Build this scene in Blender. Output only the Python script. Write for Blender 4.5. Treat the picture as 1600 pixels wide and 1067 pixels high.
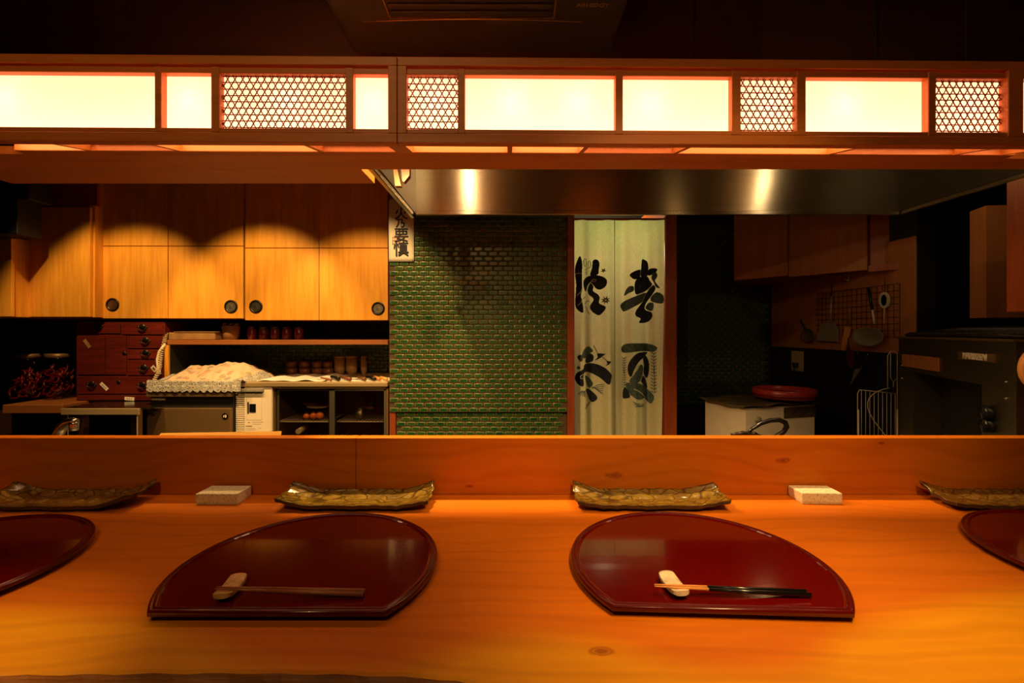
import bpy, bmesh, math, random
from mathutils import Vector, Matrix
random.seed(7)
PI = math.pi
for o in list(bpy.data.objects): bpy.data.objects.remove(o)
SC = bpy.context.scene
COL = SC.collection

# ------------------------------------------------------------------ camera
F = 711.0; HZ = 518.0; EYE = 1.18
cd = bpy.data.cameras.new('camera'); cam = bpy.data.objects.new('camera', cd); COL.objects.link(cam)
cam.location = (0, 0, EYE); cam.rotation_euler = (PI/2, 0, 0)
cd.sensor_width = 36; cd.lens = 36*F/1600; cd.shift_y = -(533.5-HZ)/1600; cd.clip_start = .02
SC.camera = cam
# ------------------------------------------------------------------ world, exposure
w = bpy.data.worlds.new('world'); SC.world = w; w.use_nodes = True
w.node_tree.nodes['Background'].inputs[0].default_value = (1, .6, .3, 1)
w.node_tree.nodes['Background'].inputs[1].default_value = .002
vs = SC.view_settings
vs.view_transform = 'Standard'; vs.look = 'None'; vs.gamma = 1; vs.use_curve_mapping = False; vs.exposure = 0
# ------------------------------------------------------------------ lamps
WARM = (1, .60, .22)
def spot(loc, target, power, deg, blend=.3, rad=.02, col=WARM):
    l = bpy.data.lights.new('spot_light', 'SPOT'); l.energy = power; l.color = col
    l.spot_size = math.radians(deg); l.spot_blend = blend; l.shadow_soft_size = rad
    o = bpy.data.objects.new('spot_light', l); COL.objects.link(o); o.location = loc
    o.rotation_euler = (Vector(target)-Vector(loc)).to_track_quat('-Z', 'Y').to_euler()
    return o
# kitchen downlights above the cupboards (fixtures are built further down)
KL = [(-2.30, 1.95, 2.42), (-1.50, 1.95, 2.42), (-.80, 1.95, 2.42)]
spot(KL[0], (-2.45, 2.85, .88), 95, 62, .45)
spot(KL[1], (-1.62, 2.85, .88), 115, 62, .45)
spot(KL[2], (-.98, 2.85, .80), 100, 62, .45)
# one broad lamp behind the light box, shining down over prep table, tiles, curtain and the rear of the counter
KS = [(-.38, 1.30, 1.86), (.62, 1.30, 1.86), (-.90, 1.42, 1.80)]
spot(KS[0], (-.40, 1.62, 0), 95, 134, .5, .012)
spot(KS[1], (.58, 1.50, 0), 34, 112, .5, .015, (1, .68, .30))
spot(KS[2], (-.93, 1.38, 0), 30, 100, .5, .012)
# lamps inside the hood
def point(loc, power, rad=.02, col=WARM):
    l = bpy.data.lights.new('point_light', 'POINT'); l.energy = power; l.color = col; l.shadow_soft_size = rad
    o = bpy.data.objects.new('point_light', l); COL.objects.link(o); o.location = loc
HL = [(-.297, 1.76, 2.2), (1.728, 1.76, 2.2)]
point(HL[0], 5, .03, (1, .75, .42)); point(HL[1], 2.5, .03, (1, .75, .42))
# guest-side ceiling downlights and one added fill spot
GL = [(.45, .20, 2.42), (.45, -.25, 2.42), (-.75, .30, 2.42), (-.55, -.55, 2.42)]
spot(GL[0], (.40, .49, .8), 74, 37, .95)
spot(GL[3], (-.10, 1.0, 1.35), 27, 100, .6)  # added fill, brightens the front of the light box
spot(GL[1], (.42, 1.06, .87), 95, 46, 1)
spot(GL[2], (-.70, .46, .8), 85, 21, 1)
# lamp in the passage behind the door curtain, and an added faint fill lamp for the right kitchen
point((.70, 3.50, 1.85), 19, .06, (1, .84, .46))
KP = (1.20, 1.50, 1.75)
point(KP, 1.05, .03)

# ------------------------------------------------------------------ node helpers / materials
def newmat(name):
    m = bpy.data.materials.new(name); m.use_nodes = True
    nt = m.node_tree; b = nt.nodes['Principled BSDF']
    return m, nt, b
def N(nt, t, **kw):
    n = nt.nodes.new(t)
    for k, v in kw.items():
        if k in n.inputs: n.inputs[k].default_value = v
        else: setattr(n, k, v)
    return n
def ramp(nt, stops):
    r = nt.nodes.new('ShaderNodeValToRGB'); e = r.color_ramp.elements
    while len(e) > 1: e.remove(e[-1])
    e[0].position = stops[0][0]; e[0].color = (*stops[0][1], 1)
    for p, c in stops[1:]:
        x = e.new(p); x.color = (*c, 1)
    return r
def plain(name, col, rough=.5, metal=0, var=.12, scale=12, bump=0, coat=0, spec=.5, sx=(1,1,1), emit=0):
    m, nt, b = newmat(name)
    tc = N(nt, 'ShaderNodeTexCoord'); mp = N(nt, 'ShaderNodeMapping'); mp.inputs['Scale'].default_value = sx
    nz = N(nt, 'ShaderNodeTexNoise', Scale=scale, Detail=4.0)
    nt.links.new(tc.outputs['Object'], mp.inputs[0]); nt.links.new(mp.outputs[0], nz.inputs['Vector'])
    lo = tuple(max(0, c*(1-var)) for c in col); hi = tuple(min(1, c*(1+var)) for c in col)
    r = ramp(nt, [(.3, lo), (.7, hi)])
    nt.links.new(nz.outputs['Fac'], r.inputs[0]); nt.links.new(r.outputs[0], b.inputs['Base Color'])
    b.inputs['Roughness'].default_value = rough; b.inputs['Metallic'].default_value = metal
    b.inputs['Specular IOR Level'].default_value = spec
    b.inputs['Coat Weight'].default_value = coat; b.inputs['Coat Roughness'].default_value = .03
    if bump:
        bp = N(nt, 'ShaderNodeBump', Strength=bump, Distance=.002)
        nt.links.new(nz.outputs['Fac'], bp.inputs['Height']); nt.links.new(bp.outputs[0], b.inputs['Normal'])
    return m
def wood(name, dark, light, axis=0, scale=1.0, rough=.4, contrast=(.3, .7), coat=0, bump=.15, ring=6.0, big=.35):
    """grain stretched along one axis"""
    m, nt, b = newmat(name)
    tc = N(nt, 'ShaderNodeTexCoord'); mp = N(nt, 'ShaderNodeMapping')
    s = [ring*scale*3]*3; s[axis] = .55*scale*3
    mp.inputs['Scale'].default_value = s
    nt.links.new(tc.outputs['Object'], mp.inputs[0])
    n1 = N(nt, 'ShaderNodeTexNoise', Scale=1.0, Detail=5.0, Roughness=.6, Distortion=.6)
    nt.links.new(mp.outputs[0], n1.inputs['Vector'])
    mp2 = N(nt, 'ShaderNodeMapping'); s2 = [70*scale]*3; s2[axis] = 2*scale; mp2.inputs['Scale'].default_value = s2
    nt.links.new(tc.outputs['Object'], mp2.inputs[0])
    n2 = N(nt, 'ShaderNodeTexNoise', Scale=1.5, Detail=3.0)
    nt.links.new(mp2.outputs[0], n2.inputs['Vector'])
    mx = N(nt, 'ShaderNodeMix'); mx.data_type = 'FLOAT'; mx.inputs[0].default_value = big
    nt.links.new(n1.outputs['Fac'], mx.inputs[2]); nt.links.new(n2.outputs['Fac'], mx.inputs[3])
    r = ramp(nt, [(contrast[0], dark), (contrast[1], light)])
    nt.links.new(mx.outputs[0], r.inputs[0]); nt.links.new(r.outputs[0], b.inputs['Base Color'])
    b.inputs['Roughness'].default_value = rough
    b.inputs['Coat Weight'].default_value = coat; b.inputs['Coat Roughness'].default_value = .12
    bp = N(nt, 'ShaderNodeBump', Strength=bump, Distance=.001)
    nt.links.new(n2.outputs['Fac'], bp.inputs['Height']); nt.links.new(bp.outputs[0], b.inputs['Normal'])
    return m, nt, b, tc, r
M = {}
M['lantern_wood'] = wood('lantern_wood', (.48, .125, .015), (.70, .205, .028), 0, 1.5, .5)[0]
M['cup_wood'] = wood('cypress_door', (.66, .27, .022), (.88, .41, .045), 2, 1.6, .45, (.35, .65))[0]
M['red_wood'] = wood('red_cedar', (.20, .035, .008), (.42, .085, .016), 2, 1.3, .45)[0]
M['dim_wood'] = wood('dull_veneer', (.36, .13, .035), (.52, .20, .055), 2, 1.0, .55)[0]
M['shelf_wood'] = wood('shelf_board', (.22, .07, .015), (.36, .12, .025), 0, 1.2, .5)[0]
M['chest_wood'] = wood('chest_lacquered', (.06, .007, .004), (.17, .020, .009), 0, 2.0, .32, coat=.3)[0]
M['dark_wood'] = wood('dark_ceiling_board', (.030, .010, .004), (.05, .016, .006), 0, 1.0, .6)[0]
M['block_wood'] = wood('chopping_block', (.72, .36, .07), (.90, .50, .12), 0, 1.5, .5)[0]
M['stick_wood'] = wood('chopstick_wood', (.24, .07, .022), (.36, .12, .035), 0, 6.0, .4)[0]
M['stick_tip'] = wood('chopstick_bare_wood', (.65, .25, .06), (.80, .34, .09), 0, 6.0, .45)[0]
M['black'] = plain('black_lacquer', (.006, .006, .006), .22, coat=.4)
M['black_matt'] = plain('black_matt', (.008, .007, .006), .6)
M['ac_plastic'] = plain('dark_plastic', (.016, .013, .009), .5)
M['gold_line'] = plain('brass_trim', (.55, .32, .08), .35, 1)
M['white_panel'] = plain('white_enamel', (.86, .74, .56), .45, var=.03)
M['cream'] = plain('cream_enamel', (.62, .55, .42), .5, var=.05)
M['paper'] = plain('paper_sheet', (.80, .74, .62), .8, var=.05)
M['ink'] = plain('ink', (.015, .012, .02), .7)
M['indigo'] = plain('indigo_dye', (.006, .010, .022), .85, var=.5, scale=60)
M['slate'] = plain('slate_dye', (.060, .095, .085), .85, var=.4, scale=60)
M['white_line'] = plain('resist_line', (.62, .62, .42), .85)
M['red_ink'] = plain('red_seal_ink', (.62, .10, .06), .8)
M['chrome'] = plain('chrome', (.85, .82, .78), .2, 1, var=.02)
M['iron'] = plain('black_iron', (.035, .028, .022), .38, .8, var=.3, scale=60)
M['rubber'] = plain('rubber', (.01, .009, .008), .7)
M['red_lacq'] = plain('red_lacquer_bowl', (.42, .03, .012), .3, coat=.5)
M['chili'] = plain('dried_chili', (.15, .004, .003), .35)
M['tomato'] = plain('onion_skin', (.75, .19, .05), .35)
M['canister'] = plain('bamboo_canister', (.32, .17, .055), .5, var=.25)
M['cup_dark'] = plain('brown_cup_glaze', (.18, .065, .025), .3, var=.3)
M['cup_red'] = plain('dark_red_jar', (.14, .012, .008), .25)
M['cloth_white'] = plain('white_towel', (.84, .80, .70), .9, var=.04, bump=.4, scale=80)
M['cord'] = plain('cord_plastic', (.72, .60, .38), .5)
M['grey_plastic'] = plain('grey_plastic', (.28, .25, .2), .5)
M['outlet'] = plain('outlet_plate', (.55, .42, .22), .5)
M['blue_grey'] = plain('blade_steel', (.55, .50, .42), .25, 1)
M['ceramic_white'] = plain('white_ceramic', (.80, .68, .46), .35, var=.2, scale=90, coat=.3)
M['ceramic_sand'] = plain('sand_ceramic', (.62, .36, .14), .4, var=.3, scale=90, coat=.3)
M['ceramic_dark'] = plain('dark_ceramic_edge', (.06, .035, .018), .4, var=.3, scale=90)
M['wire'] = plain('pale_wire', (.62, .56, .42), .35)
M['tool_steel'] = plain('tool_steel', (.34, .31, .22), .35, .3)
M['hood_shade'] = plain('shaded_steel', (.035, .026, .014), .5, .3)  # steel darkened in colour for the shade on the hood's right side
M['film'] = plain('brown_film', (.10, .07, .035), .15, var=.3, scale=30, bump=.5)
M['floor'] = plain('kitchen_floor', (.06, .045, .03), .6)
M['grout'] = plain('grout', (.085, .055, .022), .85, var=.25, scale=200)
M['dark_wall'] = plain('dark_wall', (.014, .011, .008), .6)
M['plaster'] = plain('dim_plaster', (.10, .06, .03), .8)

# steel with horizontal brushing
def steel(name, col, rough, aniso):
    m, nt, b = newmat(name)
    tc = N(nt, 'ShaderNodeTexCoord'); mp = N(nt, 'ShaderNodeMapping'); mp.inputs['Scale'].default_value = (2, 2, 160)
    nz = N(nt, 'ShaderNodeTexNoise', Scale=2.0, Detail=4.0)
    nt.links.new(tc.outputs['Object'], mp.inputs[0]); nt.links.new(mp.outputs[0], nz.inputs['Vector'])
    r = ramp(nt, [(.25, tuple(c*.8 for c in col)), (.75, col)])
    nt.links.new(nz.outputs['Fac'], r.inputs[0]); nt.links.new(r.outputs[0], b.inputs['Base Color'])
    b.inputs['Metallic'].default_value = 1; b.inputs['Roughness'].default_value = rough
    b.inputs['Anisotropic'].default_value = aniso; b.inputs['Anisotropic Rotation'].default_value = .25
    tg = N(nt, 'ShaderNodeTangent'); tg.direction_type = 'UV_MAP'; tg.uv_map = 'UVMap'
    nt.links.new(tg.outputs[0], b.inputs['Tangent'])
    return m
M['steel'] = steel('brushed_steel', (.62, .52, .36), .27, .9)
M['steel_dull'] = steel('dull_steel', (.34, .30, .22), .42, .5)
M['steel_dark'] = steel('dark_brown_steel', (.24, .14, .055), .50, .3)
M['steel_edge'] = steel('satin_steel_edge', (.55, .40, .20), .5, .2)
for k_ in ('steel_dark', 'steel_edge'): M[k_].node_tree.nodes['Principled BSDF'].inputs['Metallic'].default_value = .55

# kiln-glazed tile: dark green middle, pale worn edge
def glaze(name, cols, rough):
    m, nt, b = newmat(name)
    g = N(nt, 'ShaderNodeNewGeometry'); tc = N(nt, 'ShaderNodeTexCoord')
    r = ramp(nt, cols); nt.links.new(g.outputs['Random Per Island'], r.inputs[0])
    nz = N(nt, 'ShaderNodeTexNoise', Scale=140.0, Detail=3.0); nt.links.new(tc.outputs['Object'], nz.inputs['Vector'])
    mx = N(nt, 'ShaderNodeMix'); mx.data_type = 'RGBA'; mx.blend_type = 'MULTIPLY'; mx.inputs[0].default_value = .6
    nt.links.new(r.outputs[0], mx.inputs[6]); nt.links.new(nz.outputs['Fac'], mx.inputs[7])
    nt.links.new(mx.outputs[2], b.inputs['Base Color'])
    b.inputs['Roughness'].default_value = rough; b.inputs['Coat Weight'].default_value = .12; b.inputs['Coat Roughness'].default_value = .12
    bp = N(nt, 'ShaderNodeBump', Strength=.35, Distance=.002); nt.links.new(nz.outputs['Fac'], bp.inputs['Height']); nt.links.new(bp.outputs[0], b.inputs['Normal'])
    return m
M['tile_mid'] = glaze('green_glaze', [(0, (.008, .085, .022)), (.4, (.020, .15, .030)), (.7, (.05, .15, .02)), (1, (.004, .06, .03))], .32)
M['tile_edge'] = glaze('worn_glaze_edge', [(0, (.13, .20, .05)), (.5, (.22, .17, .05)), (1, (.10, .20, .05))], .35)

# lacquer
def lacquer():
    m, nt, b = newmat('crimson_lacquer')
    tc = N(nt, 'ShaderNodeTexCoord'); nz = N(nt, 'ShaderNodeTexNoise', Scale=5.0, Detail=3.0)
    nt.links.new(tc.outputs['Object'], nz.inputs['Vector'])
    r = ramp(nt, [(.3, (.095, .0015, .001)), (.7, (.125, .002, .001))]); nt.links.new(nz.outputs['Fac'], r.inputs[0])
    nt.links.new(r.outputs[0], b.inputs['Base Color'])
    b.inputs['Roughness'].default_value = .12; b.inputs['Coat Weight'].default_value = .3; b.inputs['Coat Roughness'].default_value = .02
    v = N(nt, 'ShaderNodeTexVoronoi', Scale=60.0); nt.links.new(tc.outputs['Object'], v.inputs['Vector'])
    return m
M['lacquer'] = lacquer()
M['lacquer_rim'] = plain('dark_lacquer_rim', (.085, .003, .002), .22, coat=.12)

# live-edge counter
def counter_mat(name, riser=False):
    m, nt, b, tc, r = wood(name, (.46, .105, .003), (.76, .205, .005), 0, 1.0, .48, (.15, .85), coat=0, bump=.02, ring=1.7, big=.14)
    L = nt.links.new; b.inputs['Specular IOR Level'].default_value = .22
    # growth rings: a wavy distorted figure
    mp = N(nt, 'ShaderNodeMapping'); mp.inputs['Scale'].default_value = (.8, 2.3, 2.3); L(tc.outputs['Object'], mp.inputs[0])
    wv = N(nt, 'ShaderNodeTexWave', Scale=3.0, Distortion=13.0, Detail=2.5); wv.bands_direction = 'Y' if not riser else 'Z'
    wv.inputs['Detail Scale'].default_value = .8
    L(mp.outputs[0], wv.inputs['Vector'])
    rr = ramp(nt, [(0, (.74, .68, .60)), (.45, (1, 1, 1)), (1, (.92, .90, .86))]); L(wv.outputs['Fac'], rr.inputs[0])
    mx = N(nt, 'ShaderNodeMix'); mx.data_type = 'RGBA'; mx.blend_type = 'MULTIPLY'; mx.inputs[0].default_value = .45
    L(r.outputs[0], mx.inputs[6]); L(rr.outputs[0], mx.inputs[7]); last = mx.outputs[2]
    # knots at fixed places of the slab
    knots = [(.107, .541, .82, .013), (.37, .92, .80, .006), (-.33, 1.0, .8, .004)] if not riser else [(.235, 1.06, .845, .012), (-.10, 1.06, .82, .006), (.63, 1.06, .88, .010), (.86, 1.06, .92, .005)]
    for (x, y, z, s) in knots:
        vm = N(nt, 'ShaderNodeVectorMath'); vm.operation = 'SUBTRACT'; vm.inputs[1].default_value = (x, y, z)
        nz = N(nt, 'ShaderNodeTexNoise', Scale=40.0, Detail=2.0); L(tc.outputs['Object'], nz.inputs['Vector'])
        L(tc.outputs['Object'], vm.inputs[0])
        ms = N(nt, 'ShaderNodeVectorMath'); ms.operation = 'MULTIPLY'
        ms.inputs[1].default_value = (.75/s, 1.6/s, 0) if not riser else (.6/s, 0, 1.6/s)
        L(vm.outputs[0], ms.inputs[0])
        ln = N(nt, 'ShaderNodeVectorMath'); ln.operation = 'LENGTH'; L(ms.outputs[0], ln.inputs[0])
        ad = N(nt, 'ShaderNodeMath'); ad.operation = 'ADD'; L(ln.outputs['Value'], ad.inputs[0]); L(nz.outputs['Fac'], ad.inputs[1])
        kr = ramp(nt, [(.45, (.50, .36, .26)), (.62, (.80, .72, .62)), (.72, (.58, .44, .34)), (.95, (1, 1, 1))])
        dv = N(nt, 'ShaderNodeMath'); dv.operation = 'DIVIDE'; dv.inputs[1].default_value = 1.7; L(ad.outputs[0], dv.inputs[0])
        L(dv.outputs[0], kr.inputs[0])
        mk = N(nt, 'ShaderNodeMix'); mk.data_type = 'RGBA'; mk.blend_type = 'MULTIPLY'; mk.inputs[0].default_value = 1
        L(last, mk.inputs[6]); L(kr.outputs[0], mk.inputs[7]); last = mk.outputs[2]
    if not riser:
        # pale sapwood along the guest side, with a curved boundary to the darker heartwood
        sp = N(nt, 'ShaderNodeSeparateXYZ'); L(tc.outputs['Object'], sp.inputs[0])
        fc = N(nt, 'ShaderNodeFloatCurve'); mr = N(nt, 'ShaderNodeMapRange')
        mr.inputs[1].default_value = -1; mr.inputs[2].default_value = 1; L(sp.outputs['X'], mr.inputs[0]); L(mr.outputs[0], fc.inputs['Value'])
        c = fc.mapping.curves[0]
        pts = [(0, .60), (.25, .60), (.40, .50), (.52, .56), (.64, .50), (.715, .572), (.755, .604), (.87, .659), (1, .67)]
        c.points[0].location = pts[0]; c.points[1].location = pts[-1]
        for p in pts[1:-1]: c.points.new(*p)
        fc.mapping.update()
        sb = N(nt, 'ShaderNodeMath'); sb.operation = 'SUBTRACT'; L(fc.outputs[0], sb.inputs[0]); L(sp.outputs['Y'], sb.inputs[1])
        m2 = N(nt, 'ShaderNodeMapRange'); m2.inputs[1].default_value = -.03; m2.inputs[2].default_value = .02; L(sb.outputs[0], m2.inputs[0])
        ms = N(nt, 'ShaderNodeMix'); ms.data_type = 'RGBA'; ms.blend_type = 'MULTIPLY'
        L(m2.outputs[0], ms.inputs[0]); L(last, ms.inputs[6]); ms.inputs[7].default_value = (1.16, 1.9, 1.2, 1); last = ms.outputs[2]
    L(last, b.inputs['Base Color'])
    return m
M['counter'] = counter_mat('counter_slab_wood')
M['riser'] = counter_mat('counter_riser_wood', True)
M['bark'] = wood('live_edge_bark', (.16, .045, .010), (.48, .17, .03), 0, 2.5, .6, bump=.8)[0]

# lantern paper: lit from inside
def paper_mat(name, e):
    m = bpy.data.materials.new(name); m.use_nodes = True; nt = m.node_tree; nt.nodes.clear(); L = nt.links.new
    out = N(nt, 'ShaderNodeOutputMaterial'); add = N(nt, 'ShaderNodeAddShader')
    em = N(nt, 'ShaderNodeEmission'); tr = N(nt, 'ShaderNodeBsdfTranslucent'); tr.inputs[0].default_value = (.9, .64, .60, 1)
    tc = N(nt, 'ShaderNodeTexCoord'); nz = N(nt, 'ShaderNodeTexNoise', Scale=90.0, Detail=6.0); L(tc.outputs['Object'], nz.inputs['Vector'])
    r = ramp(nt, [(.3, (1, .74, .36)), (.7, (1, .79, .42))]); L(nz.outputs['Fac'], r.inputs[0]); L(r.outputs[0], em.inputs[0])
    em.inputs[1].default_value = e
    L(em.outputs[0], add.inputs[0]); L(tr.outputs[0], add.inputs[1]); L(add.outputs[0], out.inputs[0])
    return m
M['lamp_paper'] = paper_mat('lit_washi_paper', .70)
M['lamp_paper_b'] = paper_mat('lit_washi_paper_below', 2.6)
M['bamboo'] = plain('bamboo_strip', (.26, .035, .010), .6)

# curtain linen
def linen():
    m, nt, b = newmat('hemp_linen'); L = nt.links.new
    tc = N(nt, 'ShaderNodeTexCoord'); g = N(nt, 'ShaderNodeSeparateXYZ'); L(tc.outputs['Object'], g.inputs[0])
    nz = N(nt, 'ShaderNodeTexNoise', Scale=5.0, Detail=5.0); L(tc.outputs['Object'], nz.inputs['Vector'])
    ad = N(nt, 'ShaderNodeMath'); ad.operation = 'MULTIPLY_ADD'; ad.inputs[1].default_value = .5; L(nz.outputs['Fac'], ad.inputs[0]); L(g.outputs['Z'], ad.inputs[2])
    r = ramp(nt, [(.42, (.86, .82, .50)), (.72, (.66, .74, .34)), (1.0, (.34, .56, .27))])
    mr = N(nt, 'ShaderNodeMapRange'); mr.inputs[1].default_value = .9; mr.inputs[2].default_value = 2.1; L(ad.outputs[0], mr.inputs[0]); L(mr.outputs[0], r.inputs[0])
    wn = N(nt, 'ShaderNodeTexNoise', Scale=1.0, Detail=3.0); mp = N(nt, 'ShaderNodeMapping'); mp.inputs['Scale'].default_value = (300, 300, 60)
    L(tc.outputs['Object'], mp.inputs[0]); L(mp.outputs[0], wn.inputs['Vector'])
    rr = ramp(nt, [(.3, (.78, .78, .78)), (.7, (1, 1, 1))]); L(wn.outputs['Fac'], rr.inputs[0])
    mx = N(nt, 'ShaderNodeMix'); mx.data_type = 'RGBA'; mx.blend_type = 'MULTIPLY'; mx.inputs[0].default_value = 1
    L(r.outputs[0], mx.inputs[6]); L(rr.outputs[0], mx.inputs[7]); L(mx.outputs[2], b.inputs['Base Color'])
    b.inputs['Roughness'].default_value = .9
    out = nt.nodes['Material Output']; tr = N(nt, 'ShaderNodeBsdfTranslucent'); L(mx.outputs[2], tr.inputs[0])
    ms = N(nt, 'ShaderNodeMixShader'); ms.inputs[0].default_value = .4; L(b.outputs[0], ms.inputs[1]); L(tr.outputs[0], ms.inputs[2]); L(ms.outputs[0], out.inputs[0])
    return m
M['linen'] = linen()
# glazed leaf plates
def platemat(name, c0, c1, mode):
    m, nt, b = newmat(name); L = nt.links.new
    tc = N(nt, 'ShaderNodeTexCoord'); v = N(nt, 'ShaderNodeTexVoronoi', Scale=1.0); v.feature = 'DISTANCE_TO_EDGE'
    mp = N(nt, 'ShaderNodeMapping'); mp.inputs['Scale'].default_value = (26, 55, 10) if mode else (34, 46, 10)
    mp.inputs['Rotation'].default_value = (0, 0, .5 if mode else 0)
    L(tc.outputs['Object'], mp.inputs[0]); L(mp.outputs[0], v.inputs['Vector'])
    nz = N(nt, 'ShaderNodeTexNoise', Scale=60.0, Detail=6.0); L(tc.outputs['Object'], nz.inputs['Vector'])
    r = ramp(nt, [(.0, tuple(c*.22 for c in c0)), (.09, c0), (.4, c1)]); L(v.outputs['Distance'], r.inputs[0])
    r2 = ramp(nt, [(.35, (.45, .42, .36)), (.65, (1, 1, 1))]); L(nz.outputs['Fac'], r2.inputs[0])
    mx = N(nt, 'ShaderNodeMix'); mx.data_type = 'RGBA'; mx.blend_type = 'MULTIPLY'; mx.inputs[0].default_value = .8
    L(r.outputs[0], mx.inputs[6]); L(r2.outputs[0], mx.inputs[7]); L(mx.outputs[2], b.inputs['Base Color'])
    ad = N(nt, 'ShaderNodeMath'); ad.operation = 'ADD'; L(v.outputs['Distance'], ad.inputs[0]); L(nz.outputs['Fac'], ad.inputs[1])
    bp = N(nt, 'ShaderNodeBump', Strength=.7, Distance=.003); L(ad.outputs[0], bp.inputs['Height']); L(bp.outputs[0], b.inputs['Normal'])
    b.inputs['Roughness'].default_value = .2; b.inputs['Coat Weight'].default_value = .6; b.inputs['Coat Roughness'].default_value = .1
    return m
M['plate_a'] = platemat('brown_scale_glaze', (.24, .13, .026), (.15, .075, .014), 0)
M['plate_b'] = platemat('olive_leaf_glaze', (.24, .155, .022), (.17, .105, .015), 1)
def silk():
    m, nt, b = newmat('silvery_brocade'); L = nt.links.new
    tc = N(nt, 'ShaderNodeTexCoord'); v = N(nt, 'ShaderNodeTexVoronoi', Scale=190.0); L(tc.outputs['Object'], v.inputs['Vector'])
    r = ramp(nt, [(.1, (.52, .44, .24)), (.5, (.80, .72, .50))]); L(v.outputs['Distance'], r.inputs[0]); L(r.outputs[0], b.inputs['Base Color'])
    b.inputs['Roughness'].default_value = .4; bp = N(nt, 'ShaderNodeBump', Strength=.3, Distance=.001); L(v.outputs['Distance'], bp.inputs['Height']); L(bp.outputs[0], b.inputs['Normal'])
    return m
M['brocade'] = silk()
def floral():
    m, nt, b = newmat('floral_cotton'); L = nt.links.new
    tc = N(nt, 'ShaderNodeTexCoord'); v = N(nt, 'ShaderNodeTexVoronoi', Scale=20.0); L(tc.outputs['Object'], v.inputs['Vector'])
    r = ramp(nt, [(.0, (1, 1, 1)), (.34, (1, 1, 1)), (.44, (0, 0, 0))]); L(v.outputs['Distance'], r.inputs[0])
    hr = ramp(nt, [(0, (.55, .12, .04)), (.4, (.10, .09, .16)), (.7, (.12, .15, .05)), (1, (.55, .22, .10))])
    sp = N(nt, 'ShaderNodeSeparateColor'); L(v.outputs['Color'], sp.inputs[0]); L(sp.outputs[0], hr.inputs[0])
    nz = N(nt, 'ShaderNodeTexNoise', Scale=70.0); L(tc.outputs['Object'], nz.inputs['Vector'])
    mu = N(nt, 'ShaderNodeMath'); mu.operation = 'MULTIPLY'; mu.use_clamp = True; L(r.outputs[0], mu.inputs[0]); L(nz.outputs['Fac'], mu.inputs[1])
    mx = N(nt, 'ShaderNodeMix'); mx.data_type = 'RGBA'; mx.inputs[6].default_value = (.60, .46, .30, 1); L(mu.outputs[0], mx.inputs[0]); L(hr.outputs[0], mx.inputs[7])
    L(mx.outputs[2], b.inputs['Base Color']); b.inputs['Roughness'].default_value = .9
    return m
M['floral'] = floral()
def lace():
    m, nt, b = newmat('grey_lace'); L = nt.links.new
    tc = N(nt, 'ShaderNodeTexCoord'); v = N(nt, 'ShaderNodeTexVoronoi', Scale=75.0); v.feature = 'DISTANCE_TO_EDGE'; L(tc.outputs['Object'], v.inputs['Vector'])
    r = ramp(nt, [(.0, (.52, .50, .44)), (.12, (.40, .38, .32)), (.3, (.18, .16, .12))]); L(v.outputs['Distance'], r.inputs[0]); L(r.outputs[0], b.inputs['Base Color'])
    b.inputs['Roughness'].default_value = .9; bp = N(nt, 'ShaderNodeBump', Strength=.8, Distance=.003); bp.invert = True; L(v.outputs['Distance'], bp.inputs['Height']); L(bp.outputs[0], b.inputs['Normal'])
    return m
M['lace'] = lace()
def glass(name, tint, mixf):
    m = bpy.data.materials.new(name); m.use_nodes = True; nt = m.node_tree; nt.nodes.clear(); L = nt.links.new
    out = N(nt, 'ShaderNodeOutputMaterial'); mx = N(nt, 'ShaderNodeMixShader'); mx.inputs[0].default_value = mixf
    t = N(nt, 'ShaderNodeBsdfTransparent'); t.inputs[0].default_value = (*tint, 1); g = N(nt, 'ShaderNodeBsdfGlossy', Roughness=.03)
    L(t.outputs[0], mx.inputs[1]); L(g.outputs[0], mx.inputs[2]); L(mx.outputs[0], out.inputs[0])
    return m
M['glass'] = glass('fridge_glass', (.75, .72, .66), .06)
M['jar_glass'] = glass('jar_glass', (.85, .8, .75), .05)

# ------------------------------------------------------------------ geometry helpers
def X(u, D): return (u-800)/F*D
def Z(v, D): return EYE+(HZ-v)/F*D
def P(u, v, D): return Vector((X(u, D), D, Z(v, D)))
def P2(u, v, D): return (X(u, D), Z(v, D))
def bm_(): return bmesh.new()
def box(bm, x0, x1, y0, y1, z0, z1, bev=0, seg=1, mi=0, mtx=None):
    if x0 > x1: x0, x1 = x1, x0
    if y0 > y1: y0, y1 = y1, y0
    if z0 > z1: z0, z1 = z1, z0
    r = bmesh.ops.create_cube(bm, size=1)
    vs_ = r['verts']
    for v in vs_:
        v.co = Vector(((x0+x1)/2+v.co.x*(x1-x0), (y0+y1)/2+v.co.y*(y1-y0), (z0+z1)/2+v.co.z*(z1-z0)))
        if mtx: v.co = mtx @ v.co
    fs = {f for v in vs_ for f in v.link_faces}
    for f in fs: f.material_index = mi
    if bev:
        es = list({e for v in vs_ for e in v.link_edges})
        bmesh.ops.bevel(bm, geom=es, offset=bev, segments=seg, affect='EDGES', profile=.5)
    return bm
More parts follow.
